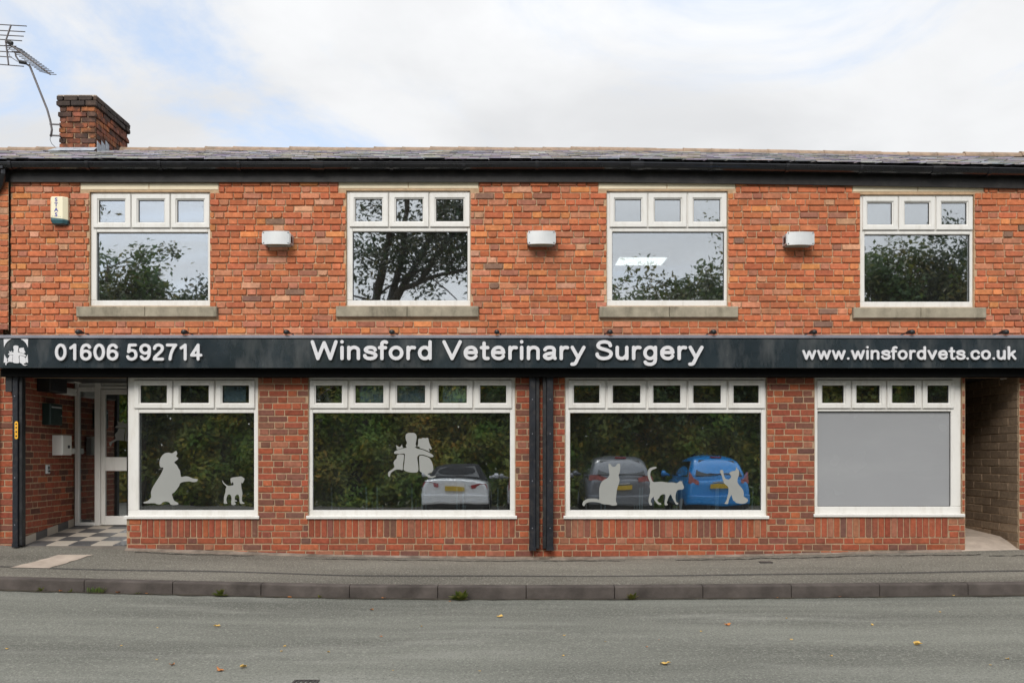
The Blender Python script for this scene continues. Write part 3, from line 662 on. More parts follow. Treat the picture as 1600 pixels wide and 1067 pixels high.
# rooms behind the glass
mb = MB(); rx0, rx1 = lx1+.08, fx(1506)
def shell(mb, x0, x1, y0, y1, z0, z1):
    mb.add([(x0,y0,z0),(x1,y0,z0),(x1,y1,z0),(x0,y1,z0)], [(0,1,2,3)], 1); mb.add([(x0,y0,z1),(x1,y0,z1),(x1,y1,z1),(x0,y1,z1)], [(0,1,2,3)])
    mb.add([(x0,y1,z0),(x1,y1,z0),(x1,y1,z1),(x0,y1,z1)], [(0,1,2,3)]); mb.add([(x0,y0,z0),(x0,y1,z0),(x0,y1,z1),(x0,y0,z1)], [(0,1,2,3)]); mb.add([(x1,y0,z0),(x1,y1,z0),(x1,y1,z1),(x1,y0,z1)], [(0,1,2,3)])
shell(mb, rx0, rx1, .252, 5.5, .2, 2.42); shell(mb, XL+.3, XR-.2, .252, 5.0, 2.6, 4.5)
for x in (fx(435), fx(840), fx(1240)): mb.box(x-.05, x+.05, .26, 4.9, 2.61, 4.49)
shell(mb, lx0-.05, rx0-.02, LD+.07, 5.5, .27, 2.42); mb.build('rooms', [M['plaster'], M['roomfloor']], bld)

# eaves: fascia, gutter, roof
def droop(x): return -.075*max(0, min(1.3, (x-1.0)/5.0))**1.2
def sweep(name, prof, m, xs_, parent=bld, smooth=False):            # (y, z) outline swept along x following the sag of the eaves
    mb = MB(); n = len(prof)
    vs = [(x, y, z+droop(x)) for x in xs_ for y, z in prof]
    fs = [(i*n+j, i*n+(j+1) % n, (i+1)*n+(j+1) % n, (i+1)*n+j) for i in range(len(xs_)-1) for j in range(n)]
    fs += [tuple(range(n)), tuple((len(xs_)-1)*n+j for j in range(n))]
    mb.add(vs, fs); return mb.build(name, m, parent, smooth)
ex = list(np.linspace(fx(3), XR, 30))
zf0, zf1 = fz(284.5, -.05), fz(262, -.05)
sweep('fascia_board', [(-.05, zf0), (-.05, zf1+.03), (.03, zf1+.03), (.03, zf0+.02), (-.028, zf0+.02), (-.028, zf0)], M['fascia'], ex)
gt, gb = fz(252.5, -.19), fz(265.5, -.12)
gp = []
GC = -.122
for k in range(9):
    a = math.pi+math.pi*k/8; gp.append((GC+.062*math.cos(a), gt-.03+(gt-.03-gb)*math.sin(a)))
outer = [(GC-.07, gt), (GC-.07, gt-.012), (GC-.064, gt-.014)]+gp+[(GC+.066, gt-.012), (GC+.066, gt)]
inner = [(GC+.058, gt), (GC+.058, gt-.02)]+[(GC+.055*math.cos(math.pi*2-math.pi*k/8), gt-.034+(gt-.038-gb)*math.sin(math.pi*2-math.pi*k/8)*.95) for k in range(9)]+[(GC-.061, gt)]
gut = sweep('gutter', outer+inner, M['gutter'], ex)
for px in (14, 135, 248, 372, 495, 611, 725, 839, 996, 1111, 1231, 1347, 1468, 1548, 1640):
    x = fx(px, -.19); mb = MB(); w = .018 if px not in (495, 996, 1468) else .075
    vs = [(x+s, y, z+droop(x)-.002) for s in (-w, w) for y, z in ([(GC-.076, gt+.006), (GC-.076, gt-.014), (GC-.069, gt-.018)]+[(GC+(a-GC)*1.08, b-.005) for a, b in gp]+[(GC+.066, gt)])]
    n = len(vs)//2; mb.add(vs, [(i, i+1, n+i+1, n+i) for i in range(n-1)]); o = mb.build('gutter_bracket', M['gutter'], gut)
    sm = o.modifiers.new('thick', 'SOLIDIFY'); sm.thickness = .006; sm.offset = 0
ye, ze, yr, zr = -.13, fz(251.5, -.13), 3.5, 5.99
roof = MB(); 
rxs = list(np.linspace(-9.2, XR+.2, 30))
for a, b in zip(rxs, rxs[1:]):
    roof.add([(a, ye+.04, ze-.03+droop(a)), (b, ye+.04, ze-.03+droop(b)), (b, yr, zr-.02+droop(b)), (a, yr, zr-.02+droop(a))], [(0,1,2,3)])
    roof.add([(a, yr, zr-.02+droop(a)), (b, yr, zr-.02+droop(b)), (b, 7.4, ze-.05), (a, 7.4, ze-.05)], [(0,1,2,3)])
M['slate_base'] = pmat('roof_underlay', (.05, .05, .055), .9)
def slate_mat():
    m, nt, bs = newmat('roof_slate'); at = nd(nt, 'ShaderNodeAttribute', attribute_name='tint').outputs['Color']
    c = mixc(nt, rng_map(nt, noise(nt, 6, 6, .7, stretch=(.6, 1, 1)), .5, .68, 0, .75), at, (.32, .30, .18))
    c = mixc(nt, rng_map(nt, noise(nt, 17, 4, .7), .55, .7, 0, .5), c, (.09, .085, .09))
    nt.links.new(c, bs.inputs['Base Color']); bs.inputs['Roughness'].default_value = .55; bump(nt, bs, noise(nt, 50, 4), .5, .01); return m
M['slate'] = slate_mat()
rf = roof.build('roof', M['slate_base'], bld); mb = MB(); rs_ = random.Random(9); NR = 18
for i in range(NR):
    t0, t1 = i/NR, (i+1.25)/NR
    x = -9.2+(i % 2)*.13
    while x < XR:
        w = .255; h0 = rs_.uniform(.012, .022)+(.02 if i == 0 else 0); dr = droop(x)
        c = rs_.choice([(.26,.23,.30),(.30,.28,.33),(.22,.21,.27),(.34,.31,.34),(.25,.26,.25),(.20,.19,.25),(.38,.36,.38),(.30,.27,.22)]); k = rs_.uniform(.35, 1.25); c = tuple(min(.6, v*k*rs_.uniform(.88, 1.12)) for v in c)
        t0j = t0-rs_.uniform(0, .006)
        P0 = (ye+(yr-ye)*t0j, ze+(zr-ze)*t0j+dr); P1 = (ye+(yr-ye)*min(t1, 1), ze+(zr-ze)*min(t1, 1)+dr)
        mb.add([(x+.003, P0[0], P0[1]+h0), (x+w-.003, P0[0], P0[1]+h0), (x+w-.003, P1[0], P1[1]+.002), (x+.003, P1[0], P1[1]+.002), (x+.003, P0[0], P0[1]+h0-.009), (x+w-.003, P0[0], P0[1]+h0-.009)], [(0,1,2,3), (0,1,5,4)], 0, c)
        x += w
tag(mb.build('slate_field', M['slate'], rf, tint=True), kind='stuff')
x = -9.2
while x < XR:
    w = .44; dr = droop(x+w/2)+(.025 if x > fx(1490, 3.5) else 0)+rs_.uniform(-.006, .006); mb = MB(); n = 9; vs = []
    if not (-6.95 < x+w/2 < -6.2):
        for xx, rr_ in ((x, .082), (x+.05, .077), (x+w+.012, .071)):
            for k in range(n): a = math.pi*k/(n-1); vs.append((xx, yr+rr_*1.15*math.cos(a), zr-.03+dr+rr_*math.sin(a)*1.15))
        for xx, rr_ in ((x, .068), (x+w, .06)):
            for k in range(n): a = math.pi*k/(n-1); vs.append((xx, yr+rr_*1.15*math.cos(a), zr-.03+dr+rr_*math.sin(a)*1.15))
        fs = [(r_*n+k, r_*n+k+1, (r_+1)*n+k+1, (r_+1)*n+k) for r_ in (0, 1) for k in range(n-1)]+[(k, k+1, 3*n+k+1, 3*n+k) for k in range(n-1)]
        mb.add(vs, fs); mb.build('ridge_tile', M['ridge'], rf)
    x += w
# chimney
cy0, cy1 = 3.0, 4.15; cx0, cx1 = fx(93, 3.0), fx(149, 3.0); ct = fz(150, 3.0)
mb = MB(); mb.box(cx0+.015, cx1-.015, cy0+.015, cy1-.015, 5.3, ct-.02); ch = mb.build('chimney', M['mortar_low'], bld)
rc = random.Random(21); nc = 12; ph = (ct-5.70)/nc
PALC = [((.34,.11,.05),4),((.25,.09,.055),4),((.42,.15,.06),2),((.14,.075,.055),3)]; PALK = [((.085,.062,.052),3),((.12,.08,.062),2),((.07,.055,.05),2)]
for i in range(nc):
    za, zb = 5.70+i*ph, 5.70+(i+1)*ph-.009; top = i >= nc-2; e = .032 if top else (.018 if i == nc-4 else rc.uniform(-.006, .006))
    for side in range(4):
        l0, l1 = ((cx0-e, cx1+e) if side in (0, 2) else (cy0-e+.05, cy1+e-.05))
        p = l0-(.11 if (i+side) % 2 else 0)
        while p < l1-.03:
            a, b = max(p, l0), min(p+.212, l1); p += .222
            if b-a < .03: continue
            g_ = MB(); jj = rc.uniform(-.008, .010); tint = pick(PALK if top else PALC, rc)
            if side == 0: T = lambda v: (v[0], cy0-e+v[1]+jj+.006, v[2])
            elif side == 2: T = lambda v: (v[0], cy1+e-v[1]-jj-.006, v[2])
            elif side == 1: T = lambda v: (cx1+e-v[1]-jj-.006, v[0], v[2])
            else: T = lambda v: (cx0-e+v[1]+jj+.006, v[0], v[2])
            brick_geo(g_, a, b-.006, za, zb, rc, tint, .012, 2.2, T=lambda v: T((v[0], v[1]*1.0 if v[1] < 0 else .045, v[2])))
            g_.build('brick', M['brick_soot'], ch, tint=True)
mb = MB(); mb.box(cx0-.02, cx1+.02, cy0-.02, cy1+.02, ct-.018, ct+.006); mb.build('cap', M['concrete'], ch)
def roofz(y): return ze+(zr-ze)*(y-ye)/(yr-ye)
mb = MB()
for k in range(3):
    ya = cy0+.01+k*.14; mb.add([(cx1+.016, ya, roofz(ya)-.03), (cx1+.016, ya+.13, roofz(ya+.13)-.03), (cx1+.020, ya+.12, roofz(ya)+.14), (cx1+.020, ya, roofz(ya)+.17)], [(0,1,2,3)])
mb.add([(cx0-.1, cy0-.16, roofz(cy0-.16)+.025), (cx1+.05, cy0-.16, roofz(cy0-.16)+.025), (cx1+.03, cy0-.012, roofz(cy0)+.06), (cx0-.03, cy0-.012, roofz(cy0)+.06)], [(0,1,2,3)])
o = mb.build('lead_flashing', M['lead'], ch); sm = o.modifiers.new('thick', 'SOLIDIFY'); sm.thickness = .005
# neighbour's eaves end: swan-neck and gutter end at the left edge
mb = MB(); xg = fx(2, -.2)
mb.tube([(xg-.02, -.12, gt-.05), (xg-.02, -.12, gt-.12), (xg-.06, -.10, gt-.24), (xg-.16, -.06, gt-.36), (xg-.17, -.06, .3)], .036, 10)
mb.build('downpipe', M['gutter'], nb).location.x = 7
mb = MB(); mb.box(-9.2, fx(3, -.2)-.005, -.18, -.06, gb, gt); mb.build('gutter', M['gutter'], nb).location.x = 7; mb = MB(); mb.box(-9.2, fx(3)-.01, -.05, .03, zf0, zf1+.03); mb.build('fascia_board', M['fascia'], nb).location.x = 7

# ------------------------------------------------------------------ fascia sign with raised lettering
SY = -.30
sgn = empty('shop_sign', (0, SY, fz(575, SY))); tag(sgn, 'long dark slate sign with raised white lettering above the shop windows', 'sign')
sz0 = sgn.location.z
def sxp(p): return fx(p, SY)
def szp(q): return fz(q, SY)-sz0
mb = MB(); mb.bbox(sxp(-10), sxp(1700), 0, .29, 0, szp(529.5), .004); mb.build('panel', M['signface'], sgn)
mb = MB(); mb.bbox(sxp(-12), sxp(1702), -.012, .295, szp(528.6), szp(523.5), .004); mb.build('top_trim', M['trim'], sgn)
mb = MB(); mb.bbox(sxp(-8), sxp(1690), .11, .295, fz(588, SY+.11)-sz0, -.002, .004); mb.build('shutter_housing', M['soot'], sgn)
def crv(*p, k=6):                                                    # open Catmull-Rom through the points
    P_ = [np.array(q, float) for q in p]; P_ = [2*P_[0]-P_[1]]+P_+[2*P_[-1]-P_[-2]]; o_ = []
    for i in range(1, len(P_)-2):
        for q in range(k):
            t = q/k; p0, p1, p2, p3 = P_[i-1:i+3]; o_.append(.5*((2*p1)+(-p0+p2)*t+(2*p0-5*p1+4*p2-p3)*t*t+(-p0+3*p1-3*p2+p3)*t**3))
    return o_+[P_[-2]]
def ell(cx, cy, rx, ry, n=28): return [np.array((cx+rx*math.cos(2*math.pi*i/n), cy+ry*math.sin(2*math.pi*i/n))) for i in range(n+1)]
def pl(*p): return [np.array(q, float) for q in p]
SIX = [ell(.28, .33, .19, .235), crv((.445,.77),(.38,.875),(.28,.905),(.17,.84),(.105,.66),(.09,.45),(.09,.33))]
ESS = [(.53,.72),(.49,.84),(.39,.895),(.31,.905),(.19,.87),(.12,.77),(.13,.66),(.22,.58),(.33,.535),(.45,.48),(.54,.39),(.55,.27),(.48,.15),(.36,.1),(.29,.095),(.18,.125),(.10,.22),(.085,.31)]
GLY = {'0': ([ell(.28, .5, .19, .405)], .57), '1': ([pl((.31,.095),(.31,.905),(.13,.73))], .5), '6': (SIX, .57), '9': ([[np.array((.56, 1.))-q for q in st] for st in SIX], .57),
 '5': ([pl((.43,.905),(.17,.905),(.125,.52)), crv((.125,.52),(.2,.585),(.29,.6),(.40,.54),(.455,.36),(.43,.2),(.33,.11),(.22,.095),(.13,.15),(.09,.24))], .56),
 '2': ([crv((.10,.70),(.13,.82),(.22,.895),(.31,.905),(.42,.84),(.45,.70),(.40,.56),(.26,.38),(.13,.22),(.09,.095)), pl((.09,.095),(.46,.095))], .56),
 '7': ([pl((.09,.905),(.46,.905)), crv((.46,.905),(.36,.72),(.28,.5),(.23,.28),(.21,.095))], .55), '4': ([pl((.36,.095),(.36,.905),(.075,.32),(.48,.32))], .57),
 'W': ([pl((.085,.905),(.27,.095),(.48,.86),(.69,.095),(.875,.905))], .96), 'V': ([pl((.075,.905),(.345,.095),(.615,.905))], .68), 'S': ([crv(*ESS)], .64),
 'i': ([pl((.1,.095),(.1,.635)), pl((.1,.9),(.1,.91))], .21), 'n': ([pl((.1,.095),(.1,.635)), crv((.1,.45),(.15,.57),(.25,.635),(.34,.62),(.41,.54),(.42,.42),(.42,.25),(.42,.095))], .53),
 's': ([crv(*[(.02+x*.78, .095+(y-.095)*.667) for x, y in ESS])], .5), 'f': ([crv((.29,.88),(.24,.905),(.18,.89),(.14,.82),(.14,.7)), pl((.14,.7),(.14,.095)), pl((.06,.62),(.26,.62))], .31),
 'o': ([ell(.285, .365, .19, .27)], .57), 'r': ([pl((.1,.095),(.1,.635)), crv((.1,.42),(.14,.56),(.22,.63),(.31,.62))], .37), 'd': ([ell(.27, .365, .175, .27), pl((.445,.095),(.445,.905))], .55),
 'e': ([pl((.095,.385),(.455,.385)), crv((.455,.385),(.43,.52),(.36,.61),(.28,.635),(.17,.59),(.105,.48),(.09,.365),(.11,.23),(.18,.13),(.29,.095),(.39,.13),(.445,.21))], .55),
 't': ([pl((.15,.84),(.15,.2)), crv((.15,.2),(.17,.12),(.22,.095),(.28,.1)), pl((.06,.62),(.27,.62))], .33),
 'a': ([crv((.10,.52),(.15,.6),(.25,.635),(.36,.61),(.41,.53),(.41,.4),(.41,.2),(.44,.1)), crv((.41,.37),(.30,.345),(.17,.31),(.095,.235),(.11,.15),(.19,.095),(.28,.11),(.37,.18),(.41,.27))], .53),
 'y': ([pl((.08,.635),(.275,.13)), crv((.47,.635),(.33,.27),(.26,.08),(.2,-.1),(.15,-.17),(.07,-.18))], .54), 'u': ([pl((.42,.635),(.42,.095)), crv((.1,.635),(.1,.28),(.13,.16),(.21,.1),(.3,.11),(.38,.2),(.42,.3))], .53),
 'g': ([ell(.265, .365, .175, .27), pl((.44,.635),(.44,.05)), crv((.44,.05),(.41,-.09),(.33,-.17),(.24,-.185),(.14,-.15),(.1,-.08))], .55), 'w': ([pl((.075,.635),(.22,.095),(.37,.60),(.52,.095),(.665,.635))], .74),
 'v': ([pl((.075,.635),(.26,.095),(.445,.635))], .52), '.': ([pl((.1,.1),(.1,.105))], .21), 'c': ([crv((.44,.5),(.38,.6),(.28,.635),(.17,.59),(.105,.48),(.09,.365),(.11,.23),(.18,.13),(.28,.095),(.38,.13),(.445,.235))], .51),
 'k': ([pl((.1,.095),(.1,.905)), pl((.1,.29),(.39,.62)), pl((.22,.42),(.42,.095))], .5)}
def glyph_cells(ch_, asp, hw=.083, h=.03):
    """outline of the thickened strokes: marching squares on their distance field"""
    st, adv = GLY[ch_]; adv *= asp; st = [[np.array((q[0]*asp, q[1])) for q in s_] for s_ in st]; gx0, gz0_ = -.06, -.34; nx, nz = int((adv+.14)/h)+2, int(1.44/h)+2
    gx_, gz_ = np.meshgrid(gx0+np.arange(nx)*h, gz0_+np.arange(nz)*h, indexing='ij'); D = np.full(gx_.shape, 9.)
    for s_ in st:
        for a, b in zip(s_, s_[1:]):
            ab = b-a; L2 = max(1e-9, float(ab@ab)); t = np.clip(((gx_-a[0])*ab[0]+(gz_-a[1])*ab[1])/L2, 0, 1); D = np.minimum(D, np.hypot(gx_-a[0]-t*ab[0], gz_-a[1]-t*ab[1]))
    D -= hw; cells, edges = [], []
    for i in range(nx-1):
        for j in range(nz-1):
            q = [(i, j), (i+1, j), (i+1, j+1), (i, j+1)]; v = [D[a] for a in q]
            if min(v) > 0: continue
            P_ = [(gx_[a], gz_[a]) for a in q]
            if max(v) <= 0: cells.append(P_); continue
            o_, cut = [], []
            for k in range(4):
                n_ = (k+1) % 4
                if v[k] <= 0: o_.append(P_[k])
                if (v[k] <= 0) != (v[n_] <= 0):
                    t = v[k]/(v[k]-v[n_]); c = (P_[k][0]+(P_[n_][0]-P_[k][0])*t, P_[k][1]+(P_[n_][1]-P_[k][1])*t); o_.append(c); cut.append(c)
            if len(o_) > 2: cells.append(o_)
            if len(cut) == 2: edges.append(cut)
    return cells, edges, adv
def text_letters(body, px0, px1, cap_y, base_y, depth=.02, sp=.02):
    tot = sum(GLY[c][1]+sp if c != ' ' else .27 for c in body); kx = (sxp(px1)-sxp(px0))/tot; kz = szp(cap_y)-szp(base_y); x = 0; cache = {}
    for c in body:
        if c == ' ': x += .27; continue
        if c not in cache:
            cells, edges, adv = glyph_cells(c, kx/kz); mb = MB(); idx = {}; vs = []
            def vid(p, y):
                k = (round(p[0], 5), round(p[1], 5), y)
                if k not in idx: idx[k] = len(vs); vs.append((p[0]*kz, y, p[1]*kz))
                return idx[k]
            fs = [tuple(vid(p, -depth) for p in cl) for cl in cells]+[(vid(a, -depth), vid(b, -depth), vid(b, 0.), vid(a, 0.)) for a, b in edges]
            mb.add(vs, fs); o = mb.build('letter', M['letter'], sgn); cache[c] = o
        else: o = cache[c].copy(); C.objects.link(o)
        o.location = (sxp(px0)+x*kx, -.012, szp(base_y)); x += GLY[c][1]+sp
text_letters('01606 592714', 87, 319, 537, 564)
text_letters('Winsford Veterinary Surgery', 485, 1100, 531.5, 563.5)
text_letters('www.winsfordvets.co.uk', 1252, 1587, 541, 562.8)
lg = empty('logo', (0, 0, 0)); lg.parent = sgn; lg['label'] = 'white emblem of a child hugging a cat and a dog within a circle'
Z5 = lambda p: (sxp(p[0]/17.78), szp(520+p[1]/17.78))
for p in FAM:
    mb = MB(); mb.prism([Z5((160+(a-65)*.642, 355+(b-75)*.629)) for a, b in smooth_poly(p, 3)], -.010, -.002); mb.build('figure', M['letter'], lg)
def arc(a0, a1, n=8, c=(455, 490), r=340): return [(c[0]+r*math.cos(R(a0+(a1-a0)*i/n)), c[1]+r*math.sin(R(a0+(a1-a0)*i/n))) for i in range(n+1)]
for p in ([(115, 178)]+arc(-112, -166), [(790, 178)]+arc(-14, -68), [(115, 830)]+arc(161, 135)+[(205, 800), (185, 830)], [(790, 830), (745, 832), (735, 790), (722, 745)]+arc(38, 19)):
    mb = MB(); mb.prism([Z5(q) for q in p], -.010, -.002); mb.build('corner', M['letter'], lg)
SPL = ['above the first digits of the phone number', 'above the last digits of the phone number', 'just before the large title lettering', 'above the first word of the large title', 'above the start of the second title word', 'above the start of the third title word', 'above the end of the third title word', 'above the first letters of the web address', 'above the middle of the web address', 'above the end of the web address']
# small black spotlights along the sign's top
for i, px in enumerate((135, 298, 456, 619, 781, 944, 1104, 1259, 1410, 1555)):
    x = fx(px, -.2); z0 = fz(523.5, SY)
    s_ = empty('sign_spotlight', (x, -.12, z0)); tag(s_, 'small black spotlight on the sign top '+SPL[i], 'spotlight', 'spotlights along the sign')
    mb = MB(); mb.tube([(0, .06, .0), (0, .06, .012), (.01, -.06, .025), (.035*(1 if px > 800 else -.6), -.15, .034)], .007, 6); mb.box(-.03, .03, .02, .1, 0, .008); mb.build('arm', M['blackplastic'], s_)
    mb = MB(); k = (1 if px > 800 else -.6); mb.tube([(.03*k, -.12, .030), (.045*k, -.17, .036), (.055*k, -.215, .030), (.06*k, -.23, .026)], [.014, .026, .030, .026], 10); mb.build('lamp_head', M['blackplastic'], s_, True)

# shutter guide rails
def rail(px0, px1, py1, label, split=True):
    x0, x1 = fx(px0, -.1), fx(px1, -.1); zb_, zt_ = fz(py1, -.1), fz(577, -.1); xc = (x0+x1)/2
    r_ = empty('shutter_rail', (xc, -.06, zb_)); tag(r_, label, 'shutter rail'); h = zt_-zb_; hw = (x1-x0)/2
    mb = MB(); mb.bbox(-hw, hw*.25, -.055, .05, 0, h, .006); mb.build('channel', M['steel'], r_)
    mb = MB(); mb.bbox(hw*.25+.001, hw, -.03, .05, .006, h, .005); mb.build('inner_lip', M['black'], r_)
    mb = MB(); mb.box(-hw-.003, hw*.3, -.058, .05, -.012, .03); mb.build('foot', M['steel'], r_)
    for zz_ in (.25, .8, 1.35, 1.75):
        mb = MB(); mb.tube([(-hw*.4, -.058, zz_), (-hw*.4, -.05, zz_)], .007, 8); mb.build('bolt', M['trim'], r_)
    return r_
r1 = rail(20, 33.5, 853, 'black steel shutter rail with a yellow sticker beside the entrance')
mb = MB(); a = [(math.cos(t)*.019, math.sin(t)*.019) for t in np.linspace(0, math.pi, 9)]
mb.prism([(x, z+.085) for x, z in a]+[(-x, -z-.085) for x, z in a], -.0585, -.0565); o = mb.build('sticker', M['yellow'], r1); o.location = (.0, 0, fz(672, -.1)-r1.location.z); o['label'] = 'yellow rounded warning sticker'
mb = MB()
for q in (-.07, -.02, .03, .07): mb.box(-.009, .009, -.0595, -.0587, q-.008, q+.010)
o = mb.build('sticker_mark', M['blackplastic'], r1); o.location = (.0, 0, fz(672, -.1)-r1.location.z)
mb = MB(); mb.box(fx(10, -.1)-r1.location.x, fx(20, -.1)-r1.location.x-.002, -.06, .05, fz(612, -.1)-r1.location.z, fz(577, -.1)-r1.location.z); mb.build('housing_end', M['blackplastic'], r1)
rail(827, 843, 858, 'left of the paired black shutter rails between the shop windows')
r3 = rail(848, 864.5, 858, 'right of the paired black shutter rails between the shop windows')
for c_ in r3.children:
    if c_.name.startswith(('channel', 'inner_lip', 'foot', 'bolt')): c_.scale.x = -1

# wall lights
def wall_light(px, py, label):
    x, z = fx(px, -.1), fz(py, -.1); w = empty('wall_light', (x, -.012, z)); tag(w, label, 'wall light', 'bulkhead lights on the upper wall')
    hw, hz = .155, .076
    def plate(y, yc, hw, hz, th):
        mb = MB(); n = 10; vs = []
        for yy in (0, th):
            for zz_ in (-hz, hz):
                for i in range(n+1): t = i/n*2-1; vs.append((t*hw, y-yc*(1-t*t)+yy, zz_))
        m_ = n+1; fs = []
        for i in range(n): fs += [(i, i+1, m_+i+1, m_+i), (2*m_+i, 3*m_+i, 3*m_+i+1, 2*m_+i+1), (i, 2*m_+i, 2*m_+i+1, i+1), (m_+i, m_+i+1, 3*m_+i+1, 3*m_+i)]
        fs += [(0, m_, 3*m_, 2*m_), (n, m_+n, 3*m_+n, 2*m_+n)]; mb.add(vs, fs); return mb
    mb = MB(); mb.box(-.165, -.135, -.145, .012, -.06, .06).box(.135, .165, -.145, .012, -.06, .06).box(-.135, .135, -.02, .012, -.07, .07).box(-.135, .135, -.14, -.02, .05, .066); mb.build('body', M['silver'], w)
    plate(-.155, .022, hw, hz, .006).build('cover_plate', M['silver'], w)
    mb = MB(); mb.box(-.125, .125, -.13, -.02, -.055, -.03); mb.build('lens', M['lens'], w)
    for sx_ in (-1, 1):
        for sz_ in (-1, 1):
            mb = MB(); mb.tube([(sx_*.142, -.163, sz_*.061), (sx_*.142, -.150, sz_*.061)], .0065, 8); mb.build('screw', M['screw'], w)
        mb = MB(); mb.box(sx_*.1655-.002, sx_*.1655+.002, -.135, -.05, -.045, .03); mb.build('side_vent', M['screw'], w)
for px, py, t in ((433.5, 374, 'silver bulkhead light between the first two upper windows by the chimney end'), (846, 373.5, 'silver bulkhead light above the paired shutter rails'), (1248, 375, 'silver bulkhead light above the pier beside the grey film window')): wall_light(px, py, t)
# alarm box
ax, az_ = fx(92.5, -.06), fz(351, -.06); al = empty('alarm_box', (ax, -.012, az_)); tag(al, 'cream alarm box with teal base and blue lettering', 'alarm box')
mb = MB(); hw = .098
for ring in (1,):
    prof = [(-hw, .012), (-hw, -.055), (-hw+.02, -.075), (hw-.045, -.075), (hw, -.04), (hw, .012)]; n = len(prof); vs = []
    for z_, k in ((.078, 1), (.31, 1.0), (.322, .93)):
        for i, (x_, y_) in enumerate(prof): vs.append((x_*k, y_*k if y_ < 0 else y_, z_-(.022*(x_+hw)/(2*hw) if z_ < .1 else 0)))
    mb.add(vs, [(r_*n+i, r_*n+(i+1) % n, (r_+1)*n+(i+1) % n, (r_+1)*n+i) for r_ in range(2) for i in range(n)]+[tuple(range(n)), tuple(2*n+i for i in range(n))])
mb.build('case', M['cream'], al)
mb = MB(); vs = []
for z_, k in ((.082, .97), (.045, .99), (.012, .85), (.0, .6)):
    for x_, y_ in prof: vs.append((x_*k, (y_*k if y_ < 0 else y_), z_-(.024*(x_+hw)/(2*hw) if z_ > .07 else 0)))
mb.add(vs, [(r_*n+i, r_*n+(i+1) % n, (r_+1)*n+(i+1) % n, (r_+1)*n+i) for r_ in range(3) for i in range(n)]+[tuple(range(n)), tuple(3*n+i for i in range(n))]); mb.build('strobe_base', M['teal'], al)
for ch_, zc in zip('STAS', (.280, .222, .164, .106)):
    cu = bpy.data.curves.new('t', 'FONT'); cu.body = ch_; cu.size = .062; cu.offset = .0022; cu.extrude = .0006; cu.align_x = 'CENTER'
    to = bpy.data.objects.new('t', cu); C.objects.link(to); me = bpy.data.meshes.new_from_object(to.evaluated_get(bpy.context.evaluated_depsgraph_get())); bpy.data.objects.remove(to)
    me.materials.clear(); me.materials.append(M['blue_ink']); o = bpy.data.objects.new('letter', me); C.objects.link(o); o.parent = al; o.rotation_euler = (R(90), 0, 0); o.location = (-.022, -.0757, zc-.018)
mb = MB()
for k in range(5): mb.box(-.07+k*.022, -.056+k*.022, -.0757, -.0745, .088-.001*k, .092-.001*k)
mb.build('small_print', M['screw'], al)

# TV aerial strapped to the chimney
ae = empty('tv_aerial', (fx(80, 2.9), 2.9, fz(212, 2.9))); tag(ae, 'bent television aerial on a mast strapped to the chimney', 'aerial')
def A7(a, b, dy=0.): return (fx(a/5.083, 2.9)-ae.location.x, dy, fz(20+b/5.083, 2.9)-ae.location.z)
mb = MB(); mb.tube([A7(*p) for p in ((405, 985), (412, 930), (400, 860), (375, 770), (325, 645), (285, 545), (243, 440), (232, 415))], .016, 8); mb.build('mast', M['alu'], ae, True)
for q in (886, 975):
    mb = MB(); p = A7(395, q); mb.tube([p, A7(470, q, .02), (cx0+.01-ae.location.x, .16, p[2])], .013, 6); mb.build('bracket', M['alu'], ae)
mb = MB(); mb.tube([A7(235, 425), A7(205, 405), A7(150, 385), A7(125, 345), A7(122, 320)], .013, 6); mb.tube([A7(60, 240, -.05), A7(375, 470, .1)], .013, 6); mb.build('boom', M['alu'], ae)
for k in range(15):
    t = .12+k*.062; a, b = 60+315*t, 240+230*t; mb = MB()
    mb.tube([A7(a-28, b+24, -.12), A7(a, b, -.05+.15*t), A7(a+34, b-10, .16)], .006, 5); mb.build('director', M['alu'], ae)
mb = MB(); mb.tube([A7(88, 98), A7(45, 228), A7(68, 415)], .013, 6); mb.build('reflector_bar', M['alu'], ae)
for (a, b), (c_, d_) in (((-130, 88), (212, 108)), ((-130, 136), (200, 153)), ((-130, 172), (188, 189)), ((-130, 205), (175, 225)), ((-120, 258), (130, 268)), ((-120, 302), (180, 318)), ((-120, 340), (95, 355)), ((-120, 402), (190, 428))):
    mb = MB(); mb.tube([A7(a, b), A7(c_, d_)], .0075, 5); mb.build('reflector_rod', M['alu'], ae)
mb = MB(); mb.tube([A7(60, 235, -.03), A7(105, 255, -.03)], [.03, .035], 8); mb.build('clamp', M['blackplastic'], ae); mb = MB(); mb.tube([A7(165, 398, -.03), A7(215, 408, -.03)], [.03, .026], 8); mb.build('clamp', M['blackplastic'], ae)
mb = MB(); mb.tube([A7(100, 260), A7(60, 300), A7(80, 350), A7(140, 390)], .005, 5); mb.build('cable', M['blackplastic'], ae); mb = MB(); mb.tube([A7(400, 985), A7(398, 1010), A7(410, 1040), A7(430, 1062, .03)], .004, 5); mb.build('cable', M['blackplastic'], ae)

